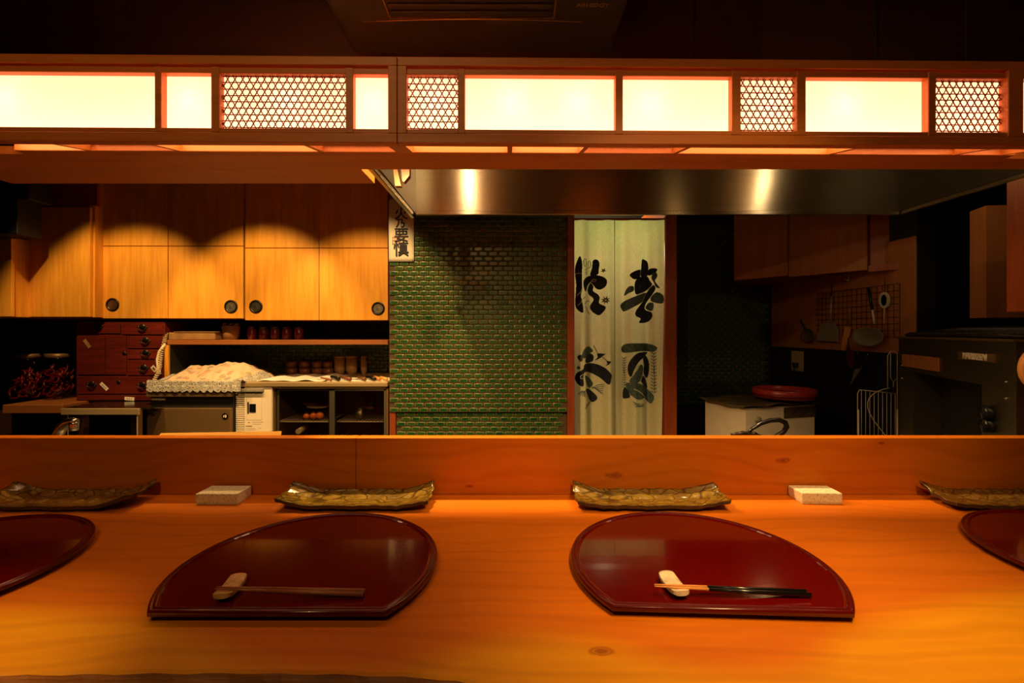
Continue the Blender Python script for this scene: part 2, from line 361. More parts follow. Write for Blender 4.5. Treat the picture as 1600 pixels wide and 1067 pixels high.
def prism(bm, poly, a0, a1, axis='z', mi=0):
    """poly of 2-tuples extruded along axis: z->(x,y), y->(x,z), x->(y,z)"""
    def mk(p, a):
        return {'z': (p[0], p[1], a), 'y': (p[0], a, p[1]), 'x': (a, p[0], p[1])}[axis]
    A = [bm.verts.new(mk(p, a0)) for p in poly]; B = [bm.verts.new(mk(p, a1)) for p in poly]
    n = len(poly); fs = [bm.faces.new(A), bm.faces.new(B[::-1])]
    for i in range(n): fs.append(bm.faces.new((A[i], B[i], B[(i+1) % n], A[(i+1) % n])))
    for f in fs: f.material_index = mi
    return bm
def tube(bm, pts, r, n=8, mi=0, closed=False):
    pts = [Vector(p) for p in pts]; rs = r if isinstance(r, (list, tuple)) else [r]*len(pts); rings = []
    L_ = len(pts); up = None
    for i, p in enumerate(pts):
        if closed: d = pts[(i+1) % L_]-pts[i-1]
        else: d = pts[min(i+1, L_-1)]-pts[max(i-1, 0)]
        d.normalize()
        if up is None: up = d.orthogonal().normalized()
        else:
            up = up-d*up.dot(d)
            up = up.normalized() if up.length > 1e-6 else d.orthogonal().normalized()
        s = d.cross(up)
        rings.append([bm.verts.new(p+(up*math.cos(2*PI*k/n)+s*math.sin(2*PI*k/n))*rs[i]) for k in range(n)])
    for i in range(L_ if closed else L_-1):
        a, b = rings[i], rings[(i+1) % L_]
        for k in range(n):
            f = bm.faces.new((a[k], a[(k+1) % n], b[(k+1) % n], b[k])); f.material_index = mi; f.smooth = True
    if not closed:
        bm.faces.new(rings[0][::-1]).material_index = mi; bm.faces.new(rings[-1]).material_index = mi
    return bm
def lathe(bm, prof, c=(0, 0, 0), n=24, axis='z', mi=0, smooth=True):
    rings = []
    for r, h in prof:
        ring = []
        for k in range(n):
            a = 2*PI*k/n; p = (r*math.cos(a), r*math.sin(a), h)
            if axis == 'y': p = (p[0], -p[2], p[1])
            if axis == 'x': p = (-p[2], p[0], p[1])
            ring.append(bm.verts.new((c[0]+p[0], c[1]+p[1], c[2]+p[2])))
        rings.append(ring)
    for i in range(len(rings)-1):
        for k in range(n):
            f = bm.faces.new((rings[i][k], rings[i][(k+1) % n], rings[i+1][(k+1) % n], rings[i+1][k])); f.material_index = mi; f.smooth = smooth
    for rg, rev in ((rings[0], True), (rings[-1], False)):
        f = bm.faces.new(rg[::-1] if rev else rg); f.material_index = mi
    return bm
def ball(bm, c, r, sz=1, n=14, mi=0):
    prof = [(max(r*math.sin(PI*i/8), 1e-4), -r*sz*math.cos(PI*i/8)) for i in range(9)]
    return lathe(bm, prof, c, n, 'z', mi)
def surf(bm, fn, nu, nv, mi=0, smooth=True, thick=None):
    g = [[bm.verts.new(fn(i/nu, j/nv)) for j in range(nv+1)] for i in range(nu+1)]
    for i in range(nu):
        for j in range(nv):
            f = bm.faces.new((g[i][j], g[i+1][j], g[i+1][j+1], g[i][j+1])); f.material_index = mi; f.smooth = smooth
    return g
def mesh_of(name, bm, mats, off=None, uv=False):
    if off is not None: bmesh.ops.translate(bm, verts=bm.verts, vec=-Vector(off))
    bmesh.ops.recalc_face_normals(bm, faces=bm.faces)
    if uv:
        l = bm.loops.layers.uv.new('UVMap')
        for f in bm.faces:
            nn = f.normal
            for lp in f.loops:
                c = lp.vert.co
                if abs(nn.z) > .7: lp[l].uv = (c.x, c.y)
                elif abs(nn.y) > .7: lp[l].uv = (c.x, c.z)
                else: lp[l].uv = (c.y, c.z)
    me = bpy.data.meshes.new(name); bm.to_mesh(me); bm.free()
    for m in (mats if isinstance(mats, (list, tuple)) else [mats]): me.materials.append(m)
    return me
def wloc(o):
    return Vector(o.location) if o.parent is None else wloc(o.parent)+Vector(o.location)
STEELS = ('steel', 'steel_edge', 'steel_dull', 'steel_dark')
def getm(m):
    if isinstance(m, (list, tuple)): return [M[k] for k in m], any(k in STEELS for k in m)
    return M[m], m in STEELS
def thing(name, label, cat, loc=(0, 0, 0), group=None, kind=None, rz=0):
    o = bpy.data.objects.new(name, None); COL.objects.link(o); o.location = loc; o.empty_display_size = .05
    o.rotation_euler[2] = rz
    if label: o['label'] = label
    if cat: o['category'] = cat
    if group: o['group'] = group
    if kind: o['kind'] = kind
    return o
def part(name, bm, mat, parent, label=None, kind=None, local=False):
    mats, uv = getm(mat)
    off = None if local else wloc(parent)
    me = mesh_of(name, bm, mats, off, uv)
    o = bpy.data.objects.new(name, me); COL.objects.link(o); o.parent = parent
    if label: o['label'] = label
    if kind: o['kind'] = kind
    return o
def solo(name, bm, mat, label, cat, loc=None, group=None):
    mats, uv = getm(mat)
    if loc is None:
        xs = [v.co for v in bm.verts]
        loc = ((min(c.x for c in xs)+max(c.x for c in xs))/2, (min(c.y for c in xs)+max(c.y for c in xs))/2, min(c.z for c in xs))
    me = mesh_of(name, bm, mats, loc, uv)
    o = bpy.data.objects.new(name, me); COL.objects.link(o); o.location = loc
    o['label'] = label; o['category'] = cat
    if group: o['group'] = group
    return o
def struct(name, bm, mat, parent=None):
    mats, uv = getm(mat)
    me = mesh_of(name, bm, mats, None, uv); o = bpy.data.objects.new(name, me); COL.objects.link(o)
    o['kind'] = 'structure'
    return o
def copytree(src, loc, label=None, group=None):
    r = src.copy(); COL.objects.link(r); r.location = loc
    if label: r['label'] = label
    if group: r['group'] = group
    for ch in src.children:
        c = ch.copy(); COL.objects.link(c); c.parent = r
        for g in ch.children:
            d = g.copy(); COL.objects.link(d); d.parent = c
    return r
def text_bm(s, size, pos, rot, extrude=.0003, bold=0.0, align='CENTER'):
    cu = bpy.data.curves.new('lettering', 'FONT'); cu.body = s; cu.size = size; cu.extrude = extrude; cu.offset = bold
    cu.align_x = align; cu.align_y = 'CENTER'; cu.resolution_u = 3
    o = bpy.data.objects.new('lettering', cu); COL.objects.link(o)
    dg = bpy.context.evaluated_depsgraph_get(); me = bpy.data.meshes.new_from_object(o.evaluated_get(dg))
    b = bm_(); b.from_mesh(me)
    from mathutils import Euler
    b.transform(Matrix.Translation(pos) @ Euler(rot).to_matrix().to_4x4())
    bpy.data.objects.remove(o); bpy.data.meshes.remove(me); bpy.data.curves.remove(cu)
    return b
FR = (PI/2, 0, 0)      # upright, facing the guests

# ================================================================== ROOM
YB = 3.85; YA = 3.50
b = bm_(); box(b, -3.6, 3.4, -1.6, YB+.1, -.06, 0); struct('floor', b, 'floor')
b = bm_(); box(b, -3.6, 3.4, -1.6, YB+.1, 2.52, 2.6); struct('ceiling', b, 'dark_wood')
b = bm_(); box(b, -3.7, -3.6, -1.6, YB+.1, 0, 2.52); struct('wall_left', b, 'dark_wall')
b = bm_(); box(b, 3.4, 3.5, -1.6, YB+.1, 0, 2.52); struct('wall_right', b, 'dark_wall')
b = bm_(); box(b, -3.6, 3.4, -1.7, -1.6, 0, 2.52); struct('wall_guest', b, 'plaster')
wb = bm_(); box(wb, -3.6, 3.4, YB, YB+.1, 0, 2.52); wall_back = struct('wall_back', wb, 'dark_wall')
b = bm_(); box(b, -3.6, -.78, YA, YB, 0, 2.52); wall_alcove = struct('wall_alcove', b, 'dark_wall')

TW, TH = .0616, .0304
def tile_bm(bm, x, y, z, s=1):
    """one pillowed brick tile standing proud of y towards -y"""
    w, h = TW/2-.0016, TH/2-.0014
    rings = []
    for (d, e) in ((0, 0), (0, -.004), (.003, -.0062), (.0085, -.0078)):
        yy = y+e
        ww, hh = w-d*1.15, h-d*.62
        rings.append([bm.verts.new((x+a*ww, yy, z+c*hh)) for a, c in ((-1, -1), (1, -1), (1, 1), (-1, 1))])
    for i in range(3):
        for k in range(4):
            f = bm.faces.new((rings[i][k], rings[i][(k+1) % 4], rings[i+1][(k+1) % 4], rings[i+1][k])); f.material_index = 1
            f.smooth = (i > 0)
    bm.faces.new(rings[3]).material_index = 0
TILEMATS = ('tile_mid', 'tile_edge')
tile_protos = []
for k in range(1):
    b = bm_(); tile_bm(b, 0, 0, 0)
    tile_protos.append(mesh_of('tile', b, [M['tile_mid'], M['tile_edge']]))
def tile_object(parent, x, y, z):
    o = bpy.data.objects.new('tile', tile_protos[0]); COL.objects.link(o); o.parent = parent
    o.location = Vector((x, y, z))-wloc(parent)
    o.rotation_euler = (random.uniform(-.03, .03), random.uniform(-.006, .006), random.uniform(-.03, .03))
def tiled(parent, x0, x1, z0, z1, y, ztop, nmax, pick):
    """brick bond; tiles that pick() accepts become single parts, the rest one joined part"""
    cells = []
    rows = int((z1-z0)/TH)
    for r in range(rows):
        zc = z1-(r+.5)*TH
        off = (r % 2)*TW/2
        c = -1
        while True:
            xc = x0+TW/2+c*TW+off; c += 1
            if xc-TW/2 < x0-.001-TW*.0: 
                if xc+TW/2 > x1: break
                continue
            if xc+TW/2 > x1+.012: break
            cells.append((xc, zc))
    cells.sort(key=lambda c: pick(*c))
    for (xc, zc) in cells[:nmax]: tile_object(parent, xc, y, zc)
    b = bm_()
    for (xc, zc) in cells[nmax:]: tile_bm(b, xc, y, zc)
    if len(cells) > nmax: part('tile', b, TILEMATS, parent, kind='stuff')
    else: b.free()

# middle partition faced with green tiles (between the cupboards and the doorway)
WY = 2.84
xa, xb = X(608.5, WY), X(886, WY); zsplit = Z(644, WY)
b = bm_(); box(b, xa, xb, WY, YB, zsplit, 2.52); box(b, xa+.04, xb, WY+.018, YB, 0, zsplit)
wall_mid = struct('wall_partition', b, 'grout')
def pickmid(x, z): return abs(z-(zsplit+8.3*TH))*1.0   # the lit lower rows
tiled(wall_mid, xa+.001, xb-.001, zsplit, zsplit+45*TH, WY, 0, 299, pickmid)
b = bm_()
lower = []
for r in range(7):
    zc = zsplit-(r+.5)*TH; off = (r % 2)*TW/2
    for c in range(-1, 19):
        xc = xa+.04+TW/2+c*TW+off
        if xc-TW/2 > xa+.035 and xc+TW/2 < xb+.004: tile_bm(b, xc, WY+.018, zc)
part('tile', b, TILEMATS, wall_mid, kind='stuff')
b = bm_(); box(b, xa, xa+.038, WY+.002, WY+.1, 0, zsplit-.001, .002); struct('trim_1', b, 'red_wood')
# right part of back wall: tiled behind the white chest
tx0, tx1 = 1.06, 2.185
tiled(wall_back, tx0, tx1, Z(632, YB), Z(632, YB)+50*TH, YB-.001, 0, 299, lambda x, z: abs(z-1.05) if x > 1.22 else 9)
b = bm_()
for r in range(17):
    zc = Z(600, YA)+(r+.5)*TH
    for c in range(24):
        tile_bm(b, -2.20+c*TW+(r % 2)*TW/2-.05, YA-.001, zc)
part('tile', b, TILEMATS, wall_alcove, kind='stuff')
# left-hand side of the back wall is plain, dim
# doorway posts
b = bm_(); box(b, X(886.4, 2.83), X(897.5, 2.83), 2.825, 3.03, 0, 2.05, .003); struct('door_1', b, 'red_wood')
b = bm_(); box(b, X(1039, 2.93), X(1057, 2.93), 2.92, YB, 0, 2.05, .003); struct('door_2', b, 'red_wood')
b = bm_(); box(b, X(897.6, 2.83), X(1039, 2.93)-.001, 2.95, 3.03, 1.99, 2.05, .003); struct('door_3', b, 'red_wood')
# dark lower wall band behind the white chest
b = bm_(); box(b, 1.06, 2.185, YB-.012, YB, 0, Z(633, YB)); struct('trim_2', b, 'dark_wall')

# boarded upper wall behind the light box
b = bm_(); box(b, -3.6, 3.4, 1.62, 1.66, 1.96, 2.52); wu = struct('wall_upper', b, 'dark_wood')
xs = [-3.4, -2.2, -1.35, -.25, X(1087, 1.6), 1.6, 2.5, 3.35]
for i in range(len(xs)-1):
    b = bm_(); box(b, xs[i]+.0015, xs[i+1]-.0015, 1.606, 1.62, 1.96, 2.515, .002); part('board', b, 'dark_wood', wu)

# right-hand kitchen wall, running towards the guests
WX = 2.20
b = bm_(); box(b, WX, WX+.10, 2.47, YB, 0, 2.2); wr = struct('wall_side', b, 'dark_wall')
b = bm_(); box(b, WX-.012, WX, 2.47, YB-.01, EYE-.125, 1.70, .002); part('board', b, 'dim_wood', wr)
b = bm_(); prism(b, [(X(1541, 1.95), 1.95), (X(1541, 1.95)+.03, 2.05), (X(1580, 1.95)+.12, 2.0), (X(1580, 1.95)+.1, 1.93)], EYE+.06, 1.72); struct('wall_return', b, 'dim_wood')

# ================================================================== LIGHT BOX (andon) over the counter
TH_ = .0127
def lx(u, y=0.0):           # pixel column measured on the photo -> distance along the box
    k = (u-800)/F; return k*(1+y)/(1-k*TH_)
lan = thing('light_box', 'long wooden lattice light box with lit paper panels hanging over the counter', 'lamp', (0, 1.0, EYE), rz=TH_)
def lb(name, mat, x0, x1, y0, y1, z0, z1, bev=.0012, par=None, label=None):
    b = bm_(); box(b, x0, x1, y0, y1, z0, z1, bev); return part(name, b, mat, par or lan, label, local=True)
XL, XR = lx(-60), lx(1668)
xm = lx(620.5)
for (a, c) in ((XL, xm-.0006), (xm+.0006, XR)):
    lb('top_rail', 'lantern_wood', a, c, 0, .03, .583, .602)
    lb('bottom_rail', 'lantern_wood', a, c, 0, .02, .4135, .4345)
    lb('inner_rail', 'lantern_wood', a, c, .005, .022, .5665, .579)
    lb('inner_rail', 'lantern_wood', a, c, .005, .022, .4362, .4462)
lb('back_board', 'lantern_wood', XL, XR, .112, .128, .434, .602)
lb('top_board', 'lantern_wood', XL, XR, .012, .112, .603, .610)
panels = [(-52, 239.5, 0), (250, 328, 0), (341, 539, 1), (551, 606, 0), (635, 715, 1), (726, 962.5, 0), (974, 1145, 0), (1159, 1247, 1), (1261, 1453, 0), (1465, 1576, 1), (1600, 1660, 0)]
for i in range(len(panels)-1):
    a, c = panels[i][1], panels[i+1][0]
    if i == 3:
        lb('stile', 'lantern_wood', lx(a), xm-.0006, 0, .022, .4345, .583)
        lb('stile', 'lantern_wood', xm+.0006, lx(c), 0, .022, .4345, .583)
    elif i == 9: lb('stile', 'lantern_wood', lx(a), lx(c), 0, .022, .4345, .583)
    else: lb('stile', 'lantern_wood', lx(a), lx(c), .003, .022, .4362, .5795)
def clip(p, q, x0, x1, z0, z1):
    t0, t1 = 0, 1; dx, dz = q[0]-p[0], q[1]-p[1]
    for pp, qq in ((-dx, p[0]-x0), (dx, x1-p[0]), (-dz, p[1]-z0), (dz, z1-p[1])):
        if abs(pp) < 1e-12:
            if qq < 0: return None
            continue
        r = qq/pp
        if pp < 0: t0 = max(t0, r)
        else: t1 = min(t1, r)
    if t1-t0 < .02: return None
    return (p[0]+dx*t0, p[1]+dz*t0), (p[0]+dx*t1, p[1]+dz*t1)
def strip(bm, p, q, w, y0, y1, mapf):
    d = Vector((q[0]-p[0], q[1]-p[1])); L_ = d.length; d.normalize(); n = Vector((-d.y, d.x))*w/2
    c4 = [(p[0]+n.x, p[1]+n.y), (p[0]-n.x, p[1]-n.y), (q[0]-n.x, q[1]-n.y), (q[0]+n.x, q[1]+n.y)]
    A = [bm.verts.new(mapf(x, z, y0)) for x, z in c4]; B = [bm.verts.new(mapf(x, z, y1)) for x, z in c4]
    bm.faces.new(A); bm.faces.new(B[::-1])
    for i in range(4): bm.faces.new((A[i], B[i], B[(i+1) % 4], A[(i+1) % 4]))
def kagome(par, x0, x1, z0, z1, mapf, pitch=.0141, w=.0022):
    h = pitch; kk = math.tan(math.radians(60))
    nz = int((z1-z0)/h)+1
    z = z0+h*.5
    while z < z1:
        b = bm_(); zz = z+random.uniform(-.0006, .0006)
        strip(b, (x0, zz), (x1, zz+random.uniform(-.0012, .0012)), w, .0, .0010, mapf); part('bamboo_strip', b, 'bamboo', par, local=True); z += h
    stepx = h/math.sin(math.radians(60))
    for s, yo in ((1, .0012), (-1, .0024)):
        x = x0-(z1-z0)
        while x < x1+(z1-z0):
            xx = x+random.uniform(-.0008, .0008)
            p, q = (xx, z0), (xx+s*(z1-z0)/kk, z1)
            c = clip(p, q, x0, x1, z0, z1)
            if c:
                b = bm_(); strip(b, c[0], c[1], w, yo, yo+.0010, mapf); part('bamboo_strip', b, 'bamboo', par, local=True)
            x += stepx
for (a, c, lat) in panels:
    x0, x1 = lx(a)-.002, lx(c)+.002
    pp = lb('paper_panel', 'lamp_paper', x0, x1, .0205, .0213, .444, .569, 0, label='glowing paper behind bamboo lattice' if lat else 'plain glowing paper pane')
    if lat:
        b = bm_(); box(b, x0+.002, x1-.002, .0195, .0203, .4455, .4475); lp = part('lattice', b, 'bamboo', lan, 'woven bamboo hexagon lattice', local=True)
        kagome(lp, x0+.002, x1-.002, .4465, .5665, lambda x, z, y: (x, .0185-y, z))
# underside: slopes up to the back, split by sticks, paper panes recessed
def uz(y): return .4135+(y-.0)*.19
lb('rear_rail', 'lantern_wood', XL, XR, .104, .112, .4335, .456)
sticks = [(-70, -20), (75, 140), (227, 283), (474, 503), (797.5, 797), (922, 905), (1085, 1052), (1347, 1297), (1557, 1495), (1640, 1570)]
us = []
for (u0, u1) in sticks:
    xq = (lx(u0)+lx(u1, .11))/2; us.append(xq)
    b = bm_(); prism(b, [(.02, .4145), (.104, .4335), (.104, .450), (.02, .433)], xq-.0055, xq+.0055, 'x'); part('stick', b, 'lantern_wood', lan, local=True)
xq = lx(622)
b = bm_(); prism(b, [(.02, .4140), (.104, .4325), (.104, .450), (.02, .433)], xq-.027, xq+.012, 'x'); part('stick', b, 'lantern_wood', lan, local=True)
b = bm_()
for (y, z) in (): pass
b = bm_(); prism(b, [(.02, .434), (.104, .4535), (.104, .4543), (.02, .4348)], XL, XR, 'x'); part('paper_panel', b, 'lamp_paper_b', lan, 'glowing paper on the underside', local=True)
allx = sorted(us+[xq])
for (i0, i1) in ((1, 2), (3, 4), (6, 7), (8, 9), (9, 10)):
    if i1 >= len(allx): continue
    xx0, xx1 = allx[i0]+.006, allx[i1]-.006
    if i0 == 3: xx1 = xq-.028
    b = bm_(); box(b, xx0, xx1, .100, .1035, .4500, .4515); lp = part('lattice', b, 'bamboo', lan, 'bamboo lattice across the underside', local=True)
    kagome(lp, xx0, xx1, .021, .103, lambda x, y, o: (x, y, .4320+(y-.02)*.228-o))
# lamps inside the box
for u in (-10, 285, 440, 580, 675, 800, 905, 1020, 1210, 1330, 1530, 1640):
    l = bpy.data.lights.new('tube_lamp', 'POINT'); l.energy = .12; l.color = (1, .66, .50); l.shadow_soft_size = .02
    o = bpy.data.objects.new('tube_lamp', l); COL.objects.link(o); o.parent = lan; o.location = (lx(u), .062, .515)
# soffit boards behind the box
sof = thing('soffit', 'flat wooden soffit boards behind the light box', 'soffit', (0, 1.12, EYE+.435))
zs = EYE+.4355
def soffit_board(poly):
    b = bm_(); prism(b, poly, zs, zs+.02, 'z'); part('board', b, 'lantern_wood', sof)
xs_ = X(283, 1.215)
soffit_board([(-1.75, 1.112), (xs_-.0006, 1.120), (xs_-.0006, 1.222), (-1.75, 1.222)])
soffit_board([(xs_+.0006, 1.121), (1.75, 1.152), (1.75, 1.222), (xs_+.0006, 1.222)])
soffit_board([(-1.48, 1.2225), (X(564, 1.22), 1.2225), (X(585, 1.336), 1.338), (-1.47, 1.338)])
# hanging post at the right
b = bm_(); box(b, X(1578, 1.32), X(1578, 1.32)+.075, 1.28, 1.33, Z(487, 1.3), zs, .002)
solo('hanging_post', b, 'red_wood', 'reddish wooden post hanging down at the right end of the light box', 'post')
# small kitchen-side bits left of the hood
b = bm_(); prism(b, [P2(604, 172, 1.63), P2(612, 172, 1.63), P2(619, 255, 1.63), P2(627, 291, 1.63), P2(618, 291, 1.63)], 1.625, 1.65, 'y')
solo('wood_bracket', b, 'shelf_wood', 'small light wood bracket beside the hood edge under the light box', 'bracket')
b = bm_(); prism(b, [P2(621, 172, 1.63), P2(642, 172, 1.63), P2(640, 275, 1.63), P2(632, 285, 1.63), P2(629, 284, 1.63)], 1.625, 1.65, 'y')
solo('wood_bracket', b, 'red_wood', 'small brown wood block right of the light bracket, left of the hood', 'bracket')

# ================================================================== AIR CONDITIONER
ac = thing('air_conditioner', 'dark ceiling air conditioner partly visible at the top of the picture', 'air conditioner', (-.1, 1.2, EYE+.97))
zu = EYE+.97
b = bm_(); box(b, -.555, .345, .78, 1.60, zu, zu+.25, .02, 3); part('casing', b, 'ac_plastic', ac)
b = bm_(); x0, x1, y0, y1 = X(609, 1.405), X(866, 1.405), 1.30, 1.405
for (a0, a1, c0, c1) in ((x0, x1, y0, y0+.004), (x0, x1, y1-.004, y1), (x0, x0+.004, y0, y1), (x1-.004, x1, y0, y1)): box(b, a0, a1, c0, c1, zu-.005, zu)
part('outlet_frame', b, 'gold_line', ac, 'thin brass coloured frame')
b = bm_(); 
for k in range(3): box(b, x0+.01, x1-.01, y0+.012+k*.03, y0+.026+k*.03, zu-.006, zu-.001, .001)
part('louver', b, 'ac_plastic', ac)
b = bm_(); tube(b, [(X(565+k*34.5, 1.42), 1.425-.012*math.sin(PI*k/10), zu-.0005) for k in range(11)], .0012, 5); part('seam', b, 'gold_line', ac)
b = text_bm('ARHIDOY', .022, (X(926, 1.355), 1.352, zu-.001), (PI, 0, 0)); part('lettering', b, 'gold_line', ac, 'small gold lettering')

# ================================================================== COUNTER
ct = thing('counter', 'long live-edge wooden sushi counter carrying the trays and plates', 'counter', (0, .8, .74))
CZ = .80
def edge(x):
    pts = [(-1.8, .500), (-.57, .505), (-.40, .508), (-.30, .5085), (-.20, .507), (-.10, .502), (-.06, .497), (0.0, .478), (.2, .462), (.6, .455), (1.2, .45), (1.8, .45)]
    for (a, ya), (b_, yb) in zip(pts, pts[1:]):
        if a <= x <= b_: return ya+(yb-ya)*(x-a)/(b_-a)+.0012*math.sin(x*90)
    return .47
b = bm_(); n = 180; rows = []
for i in range(n+1):
    x = -1.8+3.6*i/n; e = edge(x)
    rows.append([b.verts.new(p) for p in ((x, 1.0895, CZ-.06), (x, 1.0895, CZ-.0001), (x, 1.06, CZ), (x, e+.004, CZ), (x, e, CZ-.002), (x, e-.012+.003*math.sin(x*60), CZ-.02), (x, e-.022+.004*math.sin(x*37), CZ-.06))])
for i in range(n):
    for j in range(7):
        f = b.faces.new((rows[i][j], rows[i+1][j], rows[i+1][(j+1) % 7], rows[i][(j+1) % 7]))
        f.material_index = 1 if j in (4, 5) else 0
part('slab', b, ('counter', 'bark'), ct)
# the material reads object coordinates as world coordinates: put the mesh origin at the world origin
sl = ct.children[0]; sl.data.transform(Matrix.Translation((0, .8, .74))); sl.location = (0, -.8, -.74)
RX = X(556, 1.06)
rs = thing('counter_riser', 'raised wooden ledge of two boards along the kitchen side of the counter', 'ledge', (0, .8, .74))
for (a, c) in ((-1.8, RX-.0005), (RX+.0005, 1.8)):
    b = bm_(); box(b, a, c, 1.06, 1.0895, CZ+.0002, .932, .0012, 2)
    r_ = part('riser_board', b, 'riser', rs); r_.data.transform(Matrix.Translation((0, .8, .74))); r_.location = (0, -.8, -.74)
b = bm_(); box(b, -1.8, 1.8, .72, .76, 0, CZ-.061); part('front_panel', b, 'red_wood', ct)

# ------------------------------------------------------------------ lacquer trays
def tray_outline(d, n=64, R=.2, c=.126):
    r = R-d; cc = c-d; a0 = math.asin(-cc/r)
    pts = []
    for i in range(n+1):
        a = a0+(PI-2*a0)*i/n; pts.append((r*math.cos(a), r*math.sin(a)))
    # soften the two corners
    return pts
def ringmesh(bm, levels, capmi=None, mi=0, start_cap=False):
    rings = [[bm.verts.new((x, y, z)) for x, y in tray_outline(d)] for d, z in levels]
    n = len(rings[0])
    for i in range(len(rings)-1):
        for k in range(n):
            f = bm.faces.new((rings[i][k], rings[i][(k+1) % n], rings[i+1][(k+1) % n], rings[i+1][k])); f.material_index = mi
    return rings
def make_tray(loc, rz, label):
    t = thing('serving_tray', label, 'tray', loc, 'half-moon lacquer trays on the counter', rz=rz)
    b = bm_(); r = ringmesh(b, [(.0105, .0155), (.0125, .0138), (.014, .0134)]); b.faces.new(r[-1]); b.faces.new([b.verts.new((v.co.x, v.co.y, .010)) for v in r[0]][::-1])
    part('tray_board', b, 'lacquer', t, 'glossy crimson lacquer surface', local=True)
    b = bm_(); r = ringmesh(b, [(.012, .0075), (.003, .0075), (.0004, .0085), (0, .012), (.0008, .0148), (.0024, .0158), (.0042, .0158), (.0052, .0146), (.0062, .0146), (.0072, .0160), (.0095, .0163), (.0106, .0155)])
    for f in b.faces: f.smooth = True
    part('rim', b, 'lacquer_rim', t, local=True)
    b = bm_(); r = ringmesh(b, [(.020, 0), (.020, .0099)]); b.faces.new(r[0][::-1]); b.faces.new(r[-1]); part('foot', b, 'black', t, local=True)
    return t
make_tray((-.320, .718, CZ), 0, 'second tray from the left, half-moon lacquer under the plain brown chopsticks')
make_tray((.295, .723, CZ), math.radians(-2.6), 'third tray from the left, half-moon lacquer under the black-handled chopsticks')
make_tray((-.922, .712, CZ), 0, 'empty half-moon lacquer tray cut off by the left edge of the picture')
make_tray((1.006, .736, CZ), 0, 'empty half-moon lacquer tray cut off by the right edge of the picture')
TZ = CZ+.0134
# ------------------------------------------------------------------ chopsticks and rests
def chopstick(tip, end, label, two):
    tip, end = Vector(tip), Vector(end); base = ((tip.x+end.x)/2, (tip.y+end.y)/2, TZ)
    t = thing('chopstick', label, 'chopstick', base, 'chopsticks on the trays')
    m = tip.lerp(end, .345)
    def rod(p, q, r0, r1, mat, name, lab=None):
        b = bm_(); tube(b, [p, p.lerp(q, .5), q], [r0, (r0+r1)/2, r1], 6); part(name, b, mat, t, lab)
    if two:
        rod(tip, m, .0010, .0022, 'stick_tip', 'tip', 'bare pale wood tip'); rod(m, end, .0023, .0036, 'black', 'handle', 'black lacquered handle')
    else:
        rod(tip, m, .0010, .0022, 'stick_wood', 'tip'); rod(m, end, .0022, .0036, 'stick_wood', 'handle')
chopstick((-.405, .6235, TZ+.0165), (-.2055, .636, TZ+.0040), 'plain brown wooden chopstick on the second tray, the one nearer the riser', False)
chopstick((-.404, .6190, TZ+.0165), (-.2050, .6275, TZ+.0040), 'plain brown wooden chopstick on the second tray, the one nearer the guest', False)
chopstick((.197, .6300, TZ+.0165), (.410, .635, TZ+.0040), 'black-handled chopstick with pale tip, the one nearer the riser', True)
chopstick((.196, .6255, TZ+.0165), (.411, .6265, TZ+.0040), 'black-handled chopstick with pale tip, the one nearer the guest', True)
def rest(c, rz, mat, label):
    t = thing('chopstick_rest', label, 'chopstick rest', (c[0], c[1], TZ), rz=rz)
    def f(u, v, top):
        a = (u-.5)*2; w_ = (v-.5)*2
        x = a*.0125*(1-.10*w_**4); y = w_*.0265*(1-.12*a**4)
        z = .0115+.0035*w_*w_-.0012*a*a if top else .0045+.003*w_*w_+.0015*a*a
        return (x, y, z)
    b = bm_(); g = surf(b, lambda u, v: f(u, v, 1), 10, 20); h = surf(b, lambda u, v: f(u, v, 0), 10, 20)
    for i in range(10):
        for j in (0, 20): b.faces.new((g[i][j], g[i+1][j], h[i+1][j], h[i][j])).material_index = 0
    for j in range(20):
        for i in (0, 10): b.faces.new((g[i][j], g[i][j+1], h[i][j+1], h[i][j]))
    part('body', b, mat, t, local=True)
    b = bm_(); box(b, -.009, .009, -.018, .018, 0, .0055, .002); part('underside', b, 'ceramic_dark', t, local=True)
rest((-.394, .637), .10, 'ceramic_sand', 'tan speckled ceramic chopstick rest under the plain brown chopsticks')
rest((.2285, .644), .12, 'ceramic_white', 'cream ceramic chopstick rest under the black-handled chopsticks')

